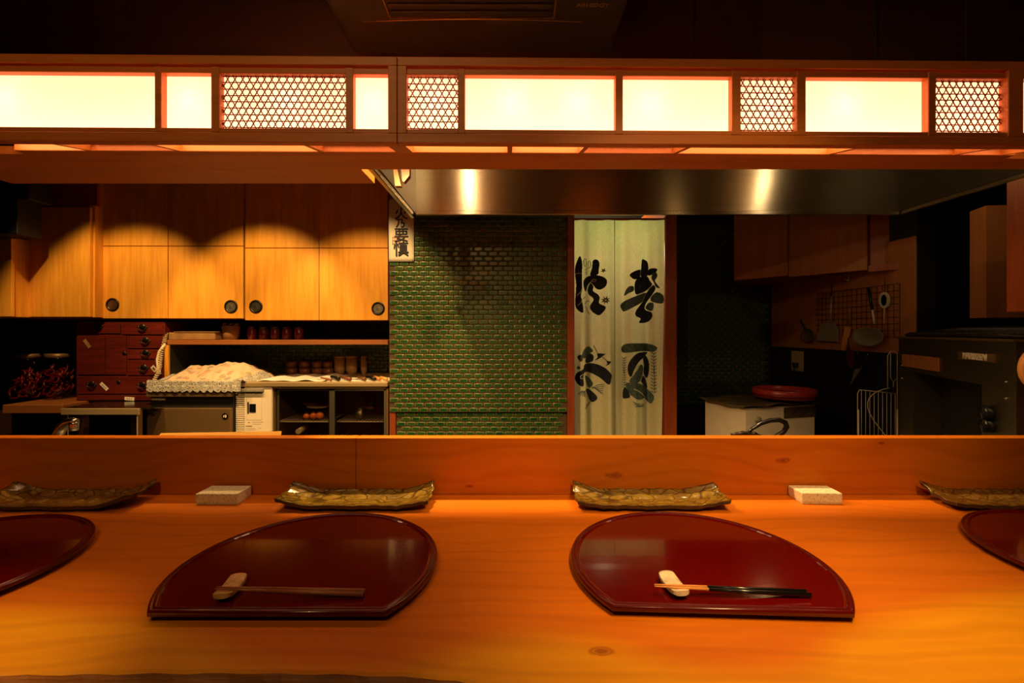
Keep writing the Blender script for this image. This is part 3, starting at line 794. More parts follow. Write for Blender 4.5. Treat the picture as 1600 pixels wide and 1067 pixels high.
# ------------------------------------------------------------------ curled leaf plates
def plate(xc, mat, label, seed, lift, skew=0.0, hl=.165):
    rnd = random.Random(seed); y0, y1 = .955, 1.048
    t = thing('leaf_plate', label, 'plate', (xc, (y0+y1)/2, CZ), 'ceramic leaf plates along the riser')
    ph = [rnd.uniform(0, 6) for _ in range(6)]
    NU, NV = 66, 20
    def top(u, v):
        a = (u-.5)*2; c = (v-.5)*2
        L_, R_ = lift
        e = (L_[0 if c < 0 else 1]*abs(c)+sum(L_)/2*(1-abs(c))) if a < 0 else (R_[0 if c < 0 else 1]*abs(c)+sum(R_)/2*(1-abs(c)))
        z = .0075+.006*abs(c)**3+(.004 if c > 0 else 0)*c*c+e*1.2*max(0, (abs(a)-.50)/.50)**1.7
        x = a*hl*(1-.02*abs(c))+skew*c+.0022*math.sin(9*c+ph[0])*abs(a)**4
        y = (y1-y0)/2*c*(1-.05*abs(a)**3)+.0018*math.sin(11*a+ph[1])+.001*math.sin(31*a+ph[2])
        if 'scale' in label:
            s = abs(math.sin(a*15))*abs(math.sin(c*4.2+.9)); z += .0026*s-.0010
        else:
            s = abs(math.sin(a*17+c*4)); z += .0016*s**.5-.0026*max(0, 1-abs(c-.25)*9)
        return (x, y, z)
    def bot(u, v):
        x, y, z = top(u, v); return (x*.992, y*.985, max(.0002, z-.0075))
    b = bm_(); g = surf(b, top, NU, NV); h = surf(b, bot, NU, NV, 1)
    for i in range(NU):
        for j in (0, NV): b.faces.new((g[i][j], g[i+1][j], h[i+1][j], h[i][j])).material_index = 1
    for j in range(NV):
        for i in (0, NU): b.faces.new((g[i][j], g[i][j+1], h[i][j+1], h[i][j])).material_index = 1
    part('dish', b, (mat, 'ceramic_dark'), t, local=True)
    b = bm_(); box(b, -.08, .08, -.028, .028, 0, .006, .001); part('foot', b, 'ceramic_dark', t, local=True)
plate(-.978, 'plate_a', 'brown plate with raised scale pattern behind the tray at the left edge', 3, ((.012, .018), (.018, .020)))
plate(-.340, 'plate_b', 'olive leaf plate with upturned ends between the brocade box and the middle of the counter', 5, ((.012, .016), (.008, .018)))
plate(.302, 'plate_b', 'olive brown veined plate behind the tray with black-handled chopsticks', 8, ((.006, .018), (.010, .014)))
plate(1.098, 'plate_a', 'dark brown ridged plate at the right edge of the picture', 9, ((.004, .018), (.010, .012)))
# ------------------------------------------------------------------ brocade boxes
def giftbox(x, y, w, d, rz, label):
    t = thing('lidded_box', label, 'box', (x, y, CZ), 'small square boxes by the riser', rz=rz)
    b = bm_(); box(b, -w/2+.001, w/2-.001, -d/2+.001, d/2-.001, 0, .012, .0008); part('base', b, 'brocade', t, local=True)
    b = bm_(); box(b, -w/2, w/2, -d/2, d/2, .003, .0245, .0018, 2); part('lid', b, 'brocade', t, local=True)
giftbox(-.648, 1.0245, .092, .054, .0, 'small cream box with lid left of the second leaf plate')
giftbox(.683, 1.027, .088, .052, -.03, 'small gold-beige box with lid on the right half of the counter')

# ================================================================== LEFT KITCHEN
# ------------------------------------------------------------------ wall cupboards
CY = 2.93
def ringpull(par, u, v, Y):
    c = (X(u, Y), Y, Z(v, Y)); r = 10.5/F*Y
    b = bm_(); lathe(b, [(r*.70, .0), (r*.74, .004), (r*.88, .007), (r, .003), (r, 0)], c, 28, 'y')
    p = part('pull_ring', b, 'iron', par, 'round dark ring pull')
    b = bm_(); lathe(b, [(r*.70, .001), (r*.62, -.0005), (r*.3, .0012), (.001, .0015)], c, 24, 'y'); part('pull_cup', b, 'steel_dull', p)
def door(par, u0, u1, v0, v1, Y, mat='cup_wood', g=1.1, th=.02):
    b = bm_(); gg = g/F*Y/2
    box(b, X(u0, Y)+gg, X(u1, Y)-gg, Y, Y+th, Z(v1, Y)+gg, Z(v0, Y)-gg, .0012); return part('door', b, mat, par)
def cupboard(us_, vb, vm_, vt, pulls, label):
    a, c = us_[0], us_[-1]
    t = thing('wall_cupboard', label, 'cupboard', ((X(a, CY)+X(c, CY))/2, CY+.2, Z(vb, CY)), 'pale wood wall cupboards')
    b = bm_(); box(b, X(a, CY)+.001, X(c, CY)-.001, CY+.0215, YA-.002, Z(vb, CY), Z(vt, CY)); part('body', b, 'red_wood', t)
    for i in range(len(us_)-1):
        d = door(t, us_[i], us_[i+1], vm_, vb, CY)
        for (pu, pv) in pulls:
            if us_[i] < pu < us_[i+1]: ringpull(d, pu, pv, CY)
        door(t, us_[i], us_[i+1], vt, vm_, CY)
ZT = HZ-(2.5-EYE)*F/CY      # pixel row of the cupboard top (just under the ceiling)
cupboard((156.5, 262.5, 380.5), 498, 384.5, ZT, ((176, 476), (361, 479)), 'double wall cupboard in the middle with two round ring pulls')
cupboard((382.5, 498.5, 606.5), 500.8, 387.5, ZT, ((400, 479), (591, 482)), 'double wall cupboard beside the green tiled wall with two round ring pulls')
t = thing('wall_cupboard', 'single wall cupboard at the left with one tall blank door', 'cupboard', (X(80, 2.8), 3.0, Z(495.5, 2.85)), 'pale wood wall cupboards')
b = bm_(); box(b, X(19, 2.87), X(148, 2.87), 2.872, YA-.002, Z(495.5, 2.87), Z(ZT, CY)); part('body', b, 'cup_wood', t)
door(t, 19, 141, 323, 495.5, 2.85)
b = bm_(); box(b, X(45, 2.80), X(140, 2.80), 2.85, 2.871, Z(321, 2.85), Z(287, 2.85)+.4, .001); part('door', b, 'red_wood', t)
t = thing('wall_cupboard', 'pale cupboard side cut off by the left edge of the picture', 'cupboard', (X(-30, 2.7), 2.85, Z(495, 2.75)), 'pale wood wall cupboards')
b = bm_(); box(b, X(-110, 2.75), X(18, 2.75), 2.75, YA-.002, Z(495, 2.75), Z(371, 2.75), .001); part('body', b, 'cup_wood', t)
door(t, -108, 18, 371, 495, 2.725)
b = bm_(); box(b, X(-90, 2.60), X(27, 2.60), 2.60, 2.74, Z(371, 2.60)+.02, 2.45, .004); box(b, X(-90, 2.60), X(45, 2.6), 2.60, 2.74, Z(311, 2.6), Z(280, 2.6), .004)
solo('speaker_box', b, 'black_matt', 'black unlit box above the far-left cupboard under the soffit', 'box')

# ------------------------------------------------------------------ wall shelf with its things
SY = 2.96
sh = thing('plank_shelf', 'long brown shelf under the wall cupboards holding jars and a box', 'shelf', (X(430, SY), 3.3, Z(531, SY)))
b = bm_(); box(b, X(261, SY), X(606, SY), SY, YA-.011, Z(538.5, SY), Z(531, SY), .002); part('board', b, 'shelf_wood', sh)
b = bm_(); box(b, -2.250, -2.225, 2.945, 2.96, .86, Z(531, SY)-.034, .001); part('side_panel', b, 'cup_wood', sh)
b = bm_(); box(b, -2.250, -2.228, 2.961, YA-.011, .86, Z(531, SY)-.034, .001); part('side_panel', b, 'dark_wall', sh)  # dark colour stands in for the alcove shade on the panel
SZ = Z(531, SY)
b = bm_(); box(b, X(263, 2.97), X(336, 2.97), 2.97, 3.12, SZ, SZ+.048, .004); bx_ = b
t = thing('flat_box', 'long flat yellowish box lying on the shelf at its left end', 'box', (X(300, 3.05), 3.05, SZ))
part('base', bx_, 'canister', t)
b = bm_(); box(b, X(271, 2.965), X(337, 2.965), 2.965, 3.125, SZ+.0485, SZ+.054, .002); part('lid', b, 'canister', t)
b = bm_(); lathe(b, [(.045, 0), (.052, .05), (.055, .09), (.052, .092), (.048, .05), (.02, .01)], (X(361, 3.06), 3.06, SZ), 20)
for k in range(8):
    a = k*.8; tube(b, [(X(361, 3.06)+.04*math.cos(a), 3.06+.04*math.sin(a), SZ+.09), (X(361, 3.06)+.05*math.cos(a+.5), 3.06+.03*math.sin(a+.5), SZ+.11)], .006, 5)
solo('basket', b, 'canister', 'round woven basket on the shelf right of the flat box', 'basket')
def jarshape(b, c, r, h):
    return lathe(b, [(r*.9, 0), (r, .004), (r, h*.72), (r*.7, h*.82), (r*.72, h*.84), (r*.72, h), (.001, h)], c, 18)
jt = None; names = ['leftmost', 'second', 'middle', 'fourth', 'rightmost']
for k, u in enumerate((394, 412, 430, 448, 467)):
    c = (X(u, 3.08), 3.08, SZ)
    if jt is None:
        jt = thing('spice_jar', '%s of the five small dark red jars on the shelf' % names[k], 'jar', c, 'dark red jars on the shelf')
        b = bm_(); lathe(b, [(.027, 0), (.030, .004), (.030, .062), (.026, .07), (.026, .074)], c, 18); part('body', b, 'cup_red', jt)
        b = bm_(); lathe(b, [(.029, .0745), (.029, .09), (.026, .092)], c, 18); part('lid', b, 'black', jt)
    else: copytree(jt, c, '%s of the five small dark red jars on the shelf' % names[k])

# ------------------------------------------------------------------ undercounter fridge
FY = 2.84; FT = Z(597, FY)
fr = thing('refrigerator', 'steel undercounter refrigerator with two sliding glass doors and a white machine panel', 'refrigerator', (X(490, FY), FY+.3, 0))
xl, xr = X(368, FY), X(606.5, FY)
b = bm_(); box(b, xl, xr-.001, FY-.012, YA-.012, FT-.028, FT, .004, 2); part('worktop', b, 'steel_edge', fr)
xg0, xg1 = X(426, FY), X(606.5, FY)
b = bm_()
box(b, xl, xl+.004, FY+.01, YA-.02, .05, FT-.029); box(b, xr-.012, xr, FY, YA-.02, .05, FT-.029); box(b, xl, xr, YA-.05, YA-.02, .05, FT-.029)
box(b, xl, xr, FY+.01, YA-.02, .05, .15); box(b, xg0, xg1, FY, FY+.04, FT-.040, FT-.029); box(b, xg0-.012, xg0, FY+.03, YA-.03, .05, FT-.029)
part('cabinet', b, 'steel_dark', fr)
xg2 = X(424.5, FY)
b = bm_(); box(b, X(382, FY), xg2, FY, FY+.02, .1, FT-.029, .002); mp_ = part('machine_panel', b, 'white_panel', fr, 'white enamel machine cover')
b = bm_(); box(b, X(368.5, FY)-.0, X(382, FY), FY+.012, FY+.02, .1, FT-.029); part('louver_backing', b, 'black_matt', fr)
k = 0; zz = FT-.042
while zz > .40:
    b = bm_(); box(b, X(368.5, FY), X(382, FY), FY-.001, FY+.011, zz-.0068, zz, .0008); part('louver_slat', b, 'white_panel', fr); zz -= .0118; k += 1
b = bm_(); tube(b, [(X(u_, FY), FY-.0005, Z(v_, FY)) for u_, v_ in ((385.5, 620), (409, 620), (409, 656), (385.5, 656))], .0007, 4, closed=True); part('hatch_line', b, 'grey_plastic', mp_)
b = bm_(); box(b, X(390, FY), X(400, FY), FY-.004, FY, Z(644, FY), Z(631, FY), .001); part('display', b, 'black', mp_)
b = bm_(); box(b, X(387, FY), X(389, FY), FY-.004, FY, Z(645.5, FY), Z(628, FY)); part('slot', b, 'black_matt', mp_)
b = bm_(); box(b, X(371, FY), X(413, FY), FY-.022, FY-.001, Z(611.5, FY), Z(606.8, FY), .002); part('tray_holder', b, 'grey_plastic', fr)
b = text_bm('HOSHIZAKI', .020, (X(397, FY), FY-.001, Z(613.6, FY)), FR, .0003, .0003); part('lettering', b, 'ink', mp_)
b = text_bm('OK', .010, (X(389, FY), FY-.001, Z(660, FY)), FR); part('lettering', b, 'grey_plastic', mp_)
for i, (u0, u1, v_) in enumerate(((394, 411, 659.5), (394, 408, 662.5), (384, 394, 665.8), (384, 399, 669), (403, 409, 669), (384, 400, 671.5))):
    b = bm_(); box(b, X(u0, FY), X(u1, FY), FY-.0006, FY, Z(v_+(.5 if i == 2 else .25), FY), Z(v_-(.5 if i == 2 else .25), FY)); part('print_line', b, 'ink' if i == 2 else 'grey_plastic', mp_)
# sliding doors
for (u0, u1, yy) in ((430, 522, FY+.022), (514, 603, FY+.004)):
    x0, x1 = X(u0, FY), X(u1, FY); z1 = FT-.041; z0 = .16; wf = .034
    b = bm_()
    if u0 == 430:
        box(b, x0, x0+.012, yy, yy+.016, z0, z1, .001); box(b, x1-wf, x1, yy, yy+.016, z0, z1, .001)
    else:
        box(b, x0, x0+wf, yy, yy+.016, z0, z1, .001); box(b, x1-.014, x1, yy, yy+.016, z0, z1, .001)
    box(b, x0, x1, yy, yy+.016, z1-.014, z1, .001); box(b, x0, x1, yy, yy+.016, z0, z0+.03, .001)
    d = part('sliding_door', b, 'steel_dull', fr)
    b = bm_(); box(b, x0+.01, x1-.012, yy+.006, yy+.010, z0+.03, z1-.013); part('pane', b, 'glass', d)
ws = bm_(); zsh = Z(659, FY+.05)
for (u0, u1) in ((436, 513), (527, 599)):
    b = bm_(); a0, a1 = X(u0, FY+.05), X(u1, FY+.05)
    tube(b, [(a0, FY+.05, zsh), (a1, FY+.05, zsh)], .004, 6); tube(b, [(a0, FY+.42, zsh), (a1, FY+.42, zsh)], .003, 6)
    n = 14
    for i in range(n+1):
        x = a0+(a1-a0)*i/n; tube(b, [(x, FY+.05, zsh+.003), (x, FY+.42, zsh+.003)], .0018, 4)
    part('wire_shelf', b, 'wire', fr)
b = bm_(); tube(b, [(X(440, FY+.2), FY+.2, Z(682, FY+.2)), (X(598, FY+.2), FY+.2, Z(682, FY+.2))], .003, 6)
for i in range(22): x = X(440, FY+.1)+i*.03; tube(b, [(x, FY+.06, Z(682, FY+.2)), (x, FY+.42, Z(682, FY+.2))], .0018, 4)
part('wire_shelf', b, 'wire', fr)
ws.free()
zf = zsh+.006
for k, (u, r, lab) in enumerate(((479, .021, 'leftmost, dimmest onion inside the fridge'), (490, .024, 'middle reddish onion inside the fridge'), (500, .026, 'rightmost reddish onion inside the fridge'))):
    yy = FY+.10; c = (X(u, yy), yy, zf+r*.93)
    t = thing('onion', lab, 'onion', (c[0], c[1], zf), 'onions on the wire shelf')
    b = bm_(); ball(b, c, r, .93); part('bulb', b, 'tomato', t)
    b = bm_(); lathe(b, [(.004, 0), (.002, .008)], (c[0], c[1], c[2]+r*.91), 6); part('stem', b, 'canister', t)
def cup(u, Y, z, r, h, mat, name, label, cat, grp=None, lid=None):
    c = (X(u, Y), Y, z); t = thing(name, label, cat, c, grp)
    b = bm_(); lathe(b, [(r*.8, 0), (r, h*.25), (r, h), (r*.93, h), (r*.9, h*.3), (.001, h*.12)], c, 20); part('body', b, mat, t)
    if lid:
        b = bm_(); lathe(b, [(r*1.03, h), (r*1.03, h+.008), (r*.6, h+.012), (.001, h+.013)], c, 20); part('lid', b, lid, t)
    return t
cup(563, FY+.12, zf, .036, .068, 'steel_dull', 'steel_cup', 'small steel cup on the wire shelf behind the right glass door', 'cup')
b = bm_(); c = P(500, 636.5, FY+.2); lathe(b, [(.05, 0), (.075, .008), (.073, .010), (.04, .004)], (c.x-.01, c.y, c.z), 20)
solo('white_dish', b, 'ceramic_white', 'shallow pale dish high inside the left fridge door', 'dish')
b = bm_(); tube(b, [P(466, 674, FY+.10), P(477, 667, FY+.22)], .018, 12); solo('rolled_pack', b, 'cream', 'pale rolled pack lying below the wire shelf in the fridge', 'pack')
b = bm_(); c = P(485, 631, FY+.25); box(b, c.x-.05, c.x+.04, c.y, c.y+.08, c.z-.01, c.z+.006, .003); solo('food_pack', b, 'canister', 'flat brownish pack above the onions in the fridge', 'pack')
b = bm_(); box(b, X(565, FY+.2), X(583, FY+.2), FY+.2, FY+.28, Z(640, FY+.2), Z(615, FY+.2), .01, 2); solo('brown_pouch', b, 'cup_dark', 'brown pouch hanging behind the right glass door', 'pouch')

# things on the fridge worktop
b = bm_()
def towel(u, v):
    yy = 2.87+v*.42; a = X(403+u*0, 2.93)
    x = X(401, 2.87)*(1-u)+X(507, 2.87)*u+v*.02
    return (x, yy, FT+.006+.006*math.sin(u*7+v*3)**2+.004*math.sin(u*19))
g = surf(b, towel, 40, 16)
h = surf(b, lambda u, v: tuple(a-(0 if i < 2 else .004) for i, a in enumerate(towel(u, v))), 40, 16)
for i in range(40):
    for j in (0, 16): b.faces.new((g[i][j], g[i+1][j], h[i+1][j], h[i][j]))
for j in range(16):
    for i in (0, 40): b.faces.new((g[i][j], g[i][j+1], h[i][j+1], h[i][j]))
solo('towel', b, 'cloth_white', 'white towel spread on the fridge worktop', 'towel')
b = bm_(); box(b, X(510, 2.87), X(606, 2.87), 2.87, 3.08, FT, FT+.004, .001); solo('white_cloth', b, 'cloth_white', 'white cloth under the knives at the right of the fridge worktop', 'cloth')
kn = [(494, 518, 'ripple', 'iron', 'stick_wood', .006, 'leftmost knife lying on the white cloth, thin handle'),
      (509, 530, '', 'iron', 'black', .011, 'dark handled knife second from the left on the fridge top'),
      (523, 548, '', 'iron', 'cup_dark', .010, 'brown round ended knife handle in the middle of the row'),
      (552, 571, '', 'iron', 'cup_dark', .009, 'reddish brown knife handle right of the middle of the row'),
      (565, 586, '', 'iron', 'black', .011, 'black knife handle near the right end of the row'),
      (578, 594, '', 'iron', 'stick_tip', .010, 'rounded tan knife handle beside the black one'),
      (588, 605, '', 'iron', 'block_wood', .009, 'pale wooden knife handle at the right end of the row by the tiles')]
for (u0, u1, _, bm1, hm, r, lab) in kn:
    r *= 1.15; z = FT+.005+r; yy = 2.865
    p = Vector((X(u0, yy)+r, yy+.055, z+.008)); q = Vector((X(u1, yy), yy, z-.0005)); p, q = (p, q)
    t = thing('knife', lab, 'knife', ((p.x+q.x)/2, yy+.1, FT+.004), 'knives lined up on the fridge worktop')
    b = bm_(); tube(b, [q, q.lerp(p, .3), p], [r*.9, r, r*.7], 10); part('handle', b, hm, t)
    d = (p-q).normalized(); b = bm_(); e = p+Vector((d.x, d.y, 0))*.11
    prism(b, [(p.x-.003, p.y), (p.x+.003, p.y), (e.x+.006, e.y), (e.x-.012, e.y)], FT+.006, FT+.008, 'z'); part('blade', b, 'blue_grey', t)
for k, (u, lab) in enumerate(((456, 'leftmost brown cup pair at the back of the fridge top'), (476, 'second brown cup from the left at the back of the fridge top'), (496, 'third brown cup from the left at the back of the fridge top'), (513, 'rightmost brown cup, beside the tall canisters'))):
    cup(u, 3.38, FT, .040, .045, 'cup_dark', 'teacup', lab.replace(' pair', ''), 'cup', 'brown cups on the fridge worktop')
    cup(u, 3.38, FT+.046, .038, .05, 'cup_dark', 'teacup', 'upper cup stacked on the '+lab.replace(' pair', '').replace(' at the back of the fridge top', ''), 'cup', 'brown cups on the fridge worktop')
for (u, r, lab) in ((531, .038, 'leftmost tall tan canister on the fridge top'), (549.5, .040, 'middle tall tan canister on the fridge top'), (568.5, .022, 'thin tan canister at the right of the three')):
    cup(u, 3.36, FT, r, .125, 'canister', 'canister', lab, 'canister', 'tan canisters on the fridge worktop', 'canister')

# ------------------------------------------------------------------ ice maker
IY = 2.80; IT = Z(612, IY)
im = thing('ice_maker', 'dark brown steel ice maker under the floral cloth', 'ice maker', (X(298, IY), IY+.3, 0))
x0, x1 = X(229, IY), X(361, IY)
b = bm_(); box(b, x0, x1, IY+.03, YA-.02, .05, Z(620.5, IY), .003); part('cabinet', b, 'black_matt', im)
b = bm_(); box(b, x0-.004, x1+.001, IY, YA-.012, Z(620.5, IY)+.001, IT+.0, .004, 2); part('top_cover', b, 'steel_dark', im)
b = bm_(); box(b, x0, x1-.004, IY, IY+.029, .12, Z(638, IY), .004, 2); dr = part('door', b, 'steel_dark', im)
b = text_bm('HOSHIZAKI', .0165, (X(242, IY), IY+.028, Z(624.8, IY)), FR, .0012, .0006); part('lettering', b, 'white_panel', im, 'small white maker lettering')
b = text_bm('ICE', .017, (X(239.5, IY), IY-.001, Z(648, IY)), FR, .0004, .0004); part('lettering', b, 'black', dr)
c = P(352, 650, IY); b = bm_(); lathe(b, [(.0195, 0), (.0195, .003), (.018, .004), (.001, .004)], (c.x, IY, c.z), 24, 'y'); bd = part('badge', b, 'black', dr, 'round black badge with white bird mark')
b = bm_(); prism(b, [(c.x-.010, c.z-.002), (c.x-.006, c.z+.006), (c.x-.001, c.z+.004), (c.x-.003, c.z-.003), (c.x-.006, c.z-.009)], IY-.006, IY-.0042, 'y'); prism(b, [(c.x+.001, c.z+.008), (c.x+.008, c.z+.008), (c.x+.011, c.z), (c.x+.007, c.z-.010), (c.x, c.z-.008), (c.x+.004, c.z)], IY-.006, IY-.0042, 'y'); part('emblem', b, 'white_panel', dr)

# cloth-covered telephone on the ice maker
def cl(s, t_):
    # s across, t_ from the front hem backwards over the hump
    ks = [(0, IY-.008, .006), (.25, IY-.004, .066), (.34, IY+.02, .072), (.55, IY+.12, .118), (.75, IY+.22, .150), (.9, IY+.32, .13), (1, IY+.45, .012)]
    for (a, ya, za), (b_, yb, zb) in zip(ks, ks[1:]):
        if a <= t_ <= b_: q = (t_-a)/(b_-a); q2 = q*q*(3-2*q) if t_ > .34 else q; y = ya+(yb-ya)*q; z = za+(zb-za)*q2; break
    a = 2*s-1
    hump = .35+.65*math.exp(-((s-.66)/.30)**2) + .38*math.exp(-((s-.22)/.16)**2)
    edge_ = max(0, 1-abs(a)**5)
    if t_ > .30: z = .066+(z-.066)*hump*edge_*1.22-.05*(abs(a)**6)*min(1, (t_-.3)*3)
    x0_, x1_ = X(231, IY), X(378, IY)
    wid = 1+.0*t_
    x = x0_+(x1_-x0_)*s+ (max(0, t_-.3)*(.10 if a > 0 else .03))*a
    z += .004*math.sin(s*34+t_*9)*(t_ > .3)+.0025*math.sin(s*80+t_*31)
    y += .003*math.sin(s*60)*(t_ < .34)
    return (x, y, IT+max(z, .004))
tc_ = thing('cloth_cover', 'floral cotton cloth with grey lace border draped over a telephone on the ice maker', 'cloth', (X(305, IY), IY+.2, IT))
b = bm_(); surf(b, lambda s, t_: cl(s, .26+.74*t_), 70, 44); part('cloth', b, 'floral', tc_)
def lc(s, t_):
    x, y, z = cl(s, .27*t_)
    if t_ < .5: z += .006-(1-t_*2)*.013*abs(math.sin(s*PI*14))**.6
    return (x, y-.004-.002*math.sin(s*70), z)
b = bm_(); surf(b, lc, 220, 12); part('lace_border', b, 'lace', tc_, 'grey lace border with scalloped hem')
b = bm_(); surf(b, lambda s, t_: tuple(Vector(cl(s*.17, .26+.60*t_))+Vector((-.001, 0, .004))), 16, 30); part('lace_border', b, 'lace', tc_)
b = bm_(); surf(b, lambda s, t_: tuple(Vector(cl(.90+s*.10, .26+.60*t_))+Vector((.001, 0, .004))), 12, 30); part('lace_border', b, 'lace', tc_)
b = bm_(); box(b, X(255, 3.0), X(355, 3.0), 2.95, 3.15, IT, IT+.06, .01, 2); part('telephone', b, 'cream', tc_)
# curly cord
b = bm_(); pts = []
path = [P(259, 521, 2.97), P(257, 535, 2.95), P(252, 552, 2.93), P(250, 570, 2.90), P(247, 583, 2.87), P(238, 600, 2.86)]
for i in range(330):
    t_ = i/329*(len(path)-1); k = min(int(t_), len(path)-2); p = path[k].lerp(path[k+1], t_-k)
    a = i*.52; pts.append(p+Vector((.011*math.cos(a), .011*math.sin(a), 0)))
tube(b, pts, .0024, 5)
path = [P(258, 538, 2.94), P(249, 549, 2.93), P(245.5, 562, 2.93), P(247, 575, 2.91), P(250, 584, 2.89)]
tube(b, path, .008, 7)
solo('telephone_cord', b, 'cord', 'pale curly telephone cord hanging from the shelf end to the cloth', 'cord')
b = bm_(); box(b, -.013, .013, -.001, .001, -.020, .020, .0005, mtx=Matrix.Translation(P(240.5, 576, 2.90)) @ Matrix.Rotation(-.7, 4, 'Y')); tg = b
t = thing('cord_tag', 'small pale tag tied to the curly telephone cord', 'tag', P(240.5, 576, 2.90)); part('card', tg, 'cream', t)
b = bm_(); box(b, -.007, .007, -.002, -.0012, -.012, .010, mtx=Matrix.Translation(P(240.5, 576, 2.90)) @ Matrix.Rotation(-.7, 4, 'Y')); part('print', b, 'cup_dark', t)

# ------------------------------------------------------------------ tansu chest
HY = 2.95
def hx(u): return X(u, HY)
def hz(v): return Z(v, HY)
CBOT = hz(626)
ch = thing('drawer_chest', 'dark red wooden chest of small drawers with iron pulls', 'chest', (hx(188), HY+.2, CBOT))
b = bm_(); box(b, hx(119), hx(257), HY, HY+.42, CBOT, hz(502.5), .003); part('body', b, 'chest_wood', ch)
def drawer(u0, u1, v0, v1, pulls=(), lock=None, name='drawer'):
    b = bm_(); box(b, hx(u0), hx(u1), HY-.008, HY-.0005, hz(v1), hz(v0), .002); d = part(name, b, 'chest_wood', ch)
    for (pu, pv) in pulls:
        b = bm_(); c = Vector((hx(pu), HY-.010, hz(pv)))
        tube(b, [c+Vector((.026*math.cos(a), -.008*math.sin(a), -.004-.022*math.sin(a))) for a in [PI*k/10 for k in range(11)]], .0042, 6)
        lathe(b, [(.019, 0), (.019, .0015), (.001, .0016)], (c.x, c.y+.002, c.z+.002), 16, 'y')
        lathe(b, [(.008, -.001), (.008, .002), (.001, .003)], (c.x-.026, c.y+.001, c.z-.002), 10, 'y'); lathe(b, [(.008, -.001), (.008, .002), (.001, .003)], (c.x+.026, c.y+.001, c.z-.002), 10, 'y')
        part('pull', b, 'iron', d)
    if lock:
        b = bm_(); lathe(b, [(.013, 0), (.013, .002), (.005, .003), (.001, .003)], (hx(lock[0]), HY-.008, hz(lock[1])), 16, 'y'); part('lock', b, 'iron', d)
drawer(122, 189, 506, 521, ((155, 509),)); drawer(191, 255, 506, 522.5, ((224, 511),))
drawer(122, 165, 524, 585, (), None, 'door'); drawer(166, 198, 524, 585, (), (196, 552), 'door')
drawer(200, 255, 525.5, 544, ((229, 531.5),)); drawer(200, 255, 546, 561, ((229, 551),)); drawer(200, 255, 562.5, 586, ((226, 574),))
drawer(122, 255, 588, 615, ((145, 600), (224, 601)), (187, 597)); drawer(122, 255, 617, 625)
for (u, v, a, l_) in ((138.5, 537, -.95, 'faint'), (165, 603.5, -.78, 'bright'), (204.5, 622.5, -.07, 'bright')):
    mt = Matrix.Translation((hx(u), HY-.011, hz(v))) @ Matrix.Rotation(-a, 4, 'Y')
    b = bm_(); box(b, -.031, .031, -.001, .001, -.0105, .0105, mtx=mt); p = part('paper_label', b, 'canister' if l_ == 'faint' else 'paper', ch)
    b = bm_()
    for k in (-.012, .001, .014): box(b, k-.004, k+.003, -.0018, -.0012, -.004, .004, mtx=mt)
    part('print', b, 'grey_plastic', p)
# tables at the left
b = bm_(); box(b, X(3.5, 2.78), -2.745, 2.78, YA-.01, CBOT-.052, CBOT-.0, .003)
tb = thing('side_table', 'plain wooden side counter at the left carrying the big jars', 'table', (X(60, 2.8), 3.0, 0)); part('top', b, 'shelf_wood', tb)
for (xx, yy) in ((X(8, 2.9), 2.9), (X(8, 2.9), 3.4), (-2.78, 2.95), (-2.78, 3.4)):
    b = bm_(); box(b, xx-.02, xx+.02, yy-.02, yy+.02, 0, CBOT-.053); part('leg', b, 'dark_wood', tb)
tb = thing('steel_table', 'low steel table with dark reflective top in front of the drawer chest', 'table', (X(160, 2.72), 2.9, 0))
b = bm_(); prism(b, [(X(96, 2.67), 2.67), (X(229, 2.67), 2.67), (X(229, 2.67), 2.795), (-2.258, 2.795), (-2.258, HY), (X(96, 2.67), HY)], CBOT-.010, CBOT-.001, 'z'); part('top', b, 'black', tb, 'dark glossy top')
b = bm_(); box(b, -2.743, -2.26, HY+.001, YA-.03, CBOT-.010, CBOT-.001, .001); part('rear_top', b, 'black', tb)
b = bm_(); box(b, X(96, 2.66), X(218, 2.66), 2.655, 2.669, CBOT-.038, CBOT-.001, .002); part('front_rail', b, 'steel_edge', tb)
for u in (103, 211):
    b = bm_(); box(b, X(u, 2.68)-.022, X(u, 2.68)+.022, 2.67, 2.71, 0, CBOT-.011, .003); part('leg', b, 'steel', tb)
for xl_ in (-2.715, -2.29):
    b = bm_(); box(b, xl_-.022, xl_+.022, 3.28, 3.32, 0, CBOT-.011, .003); part('leg', b, 'steel', tb)
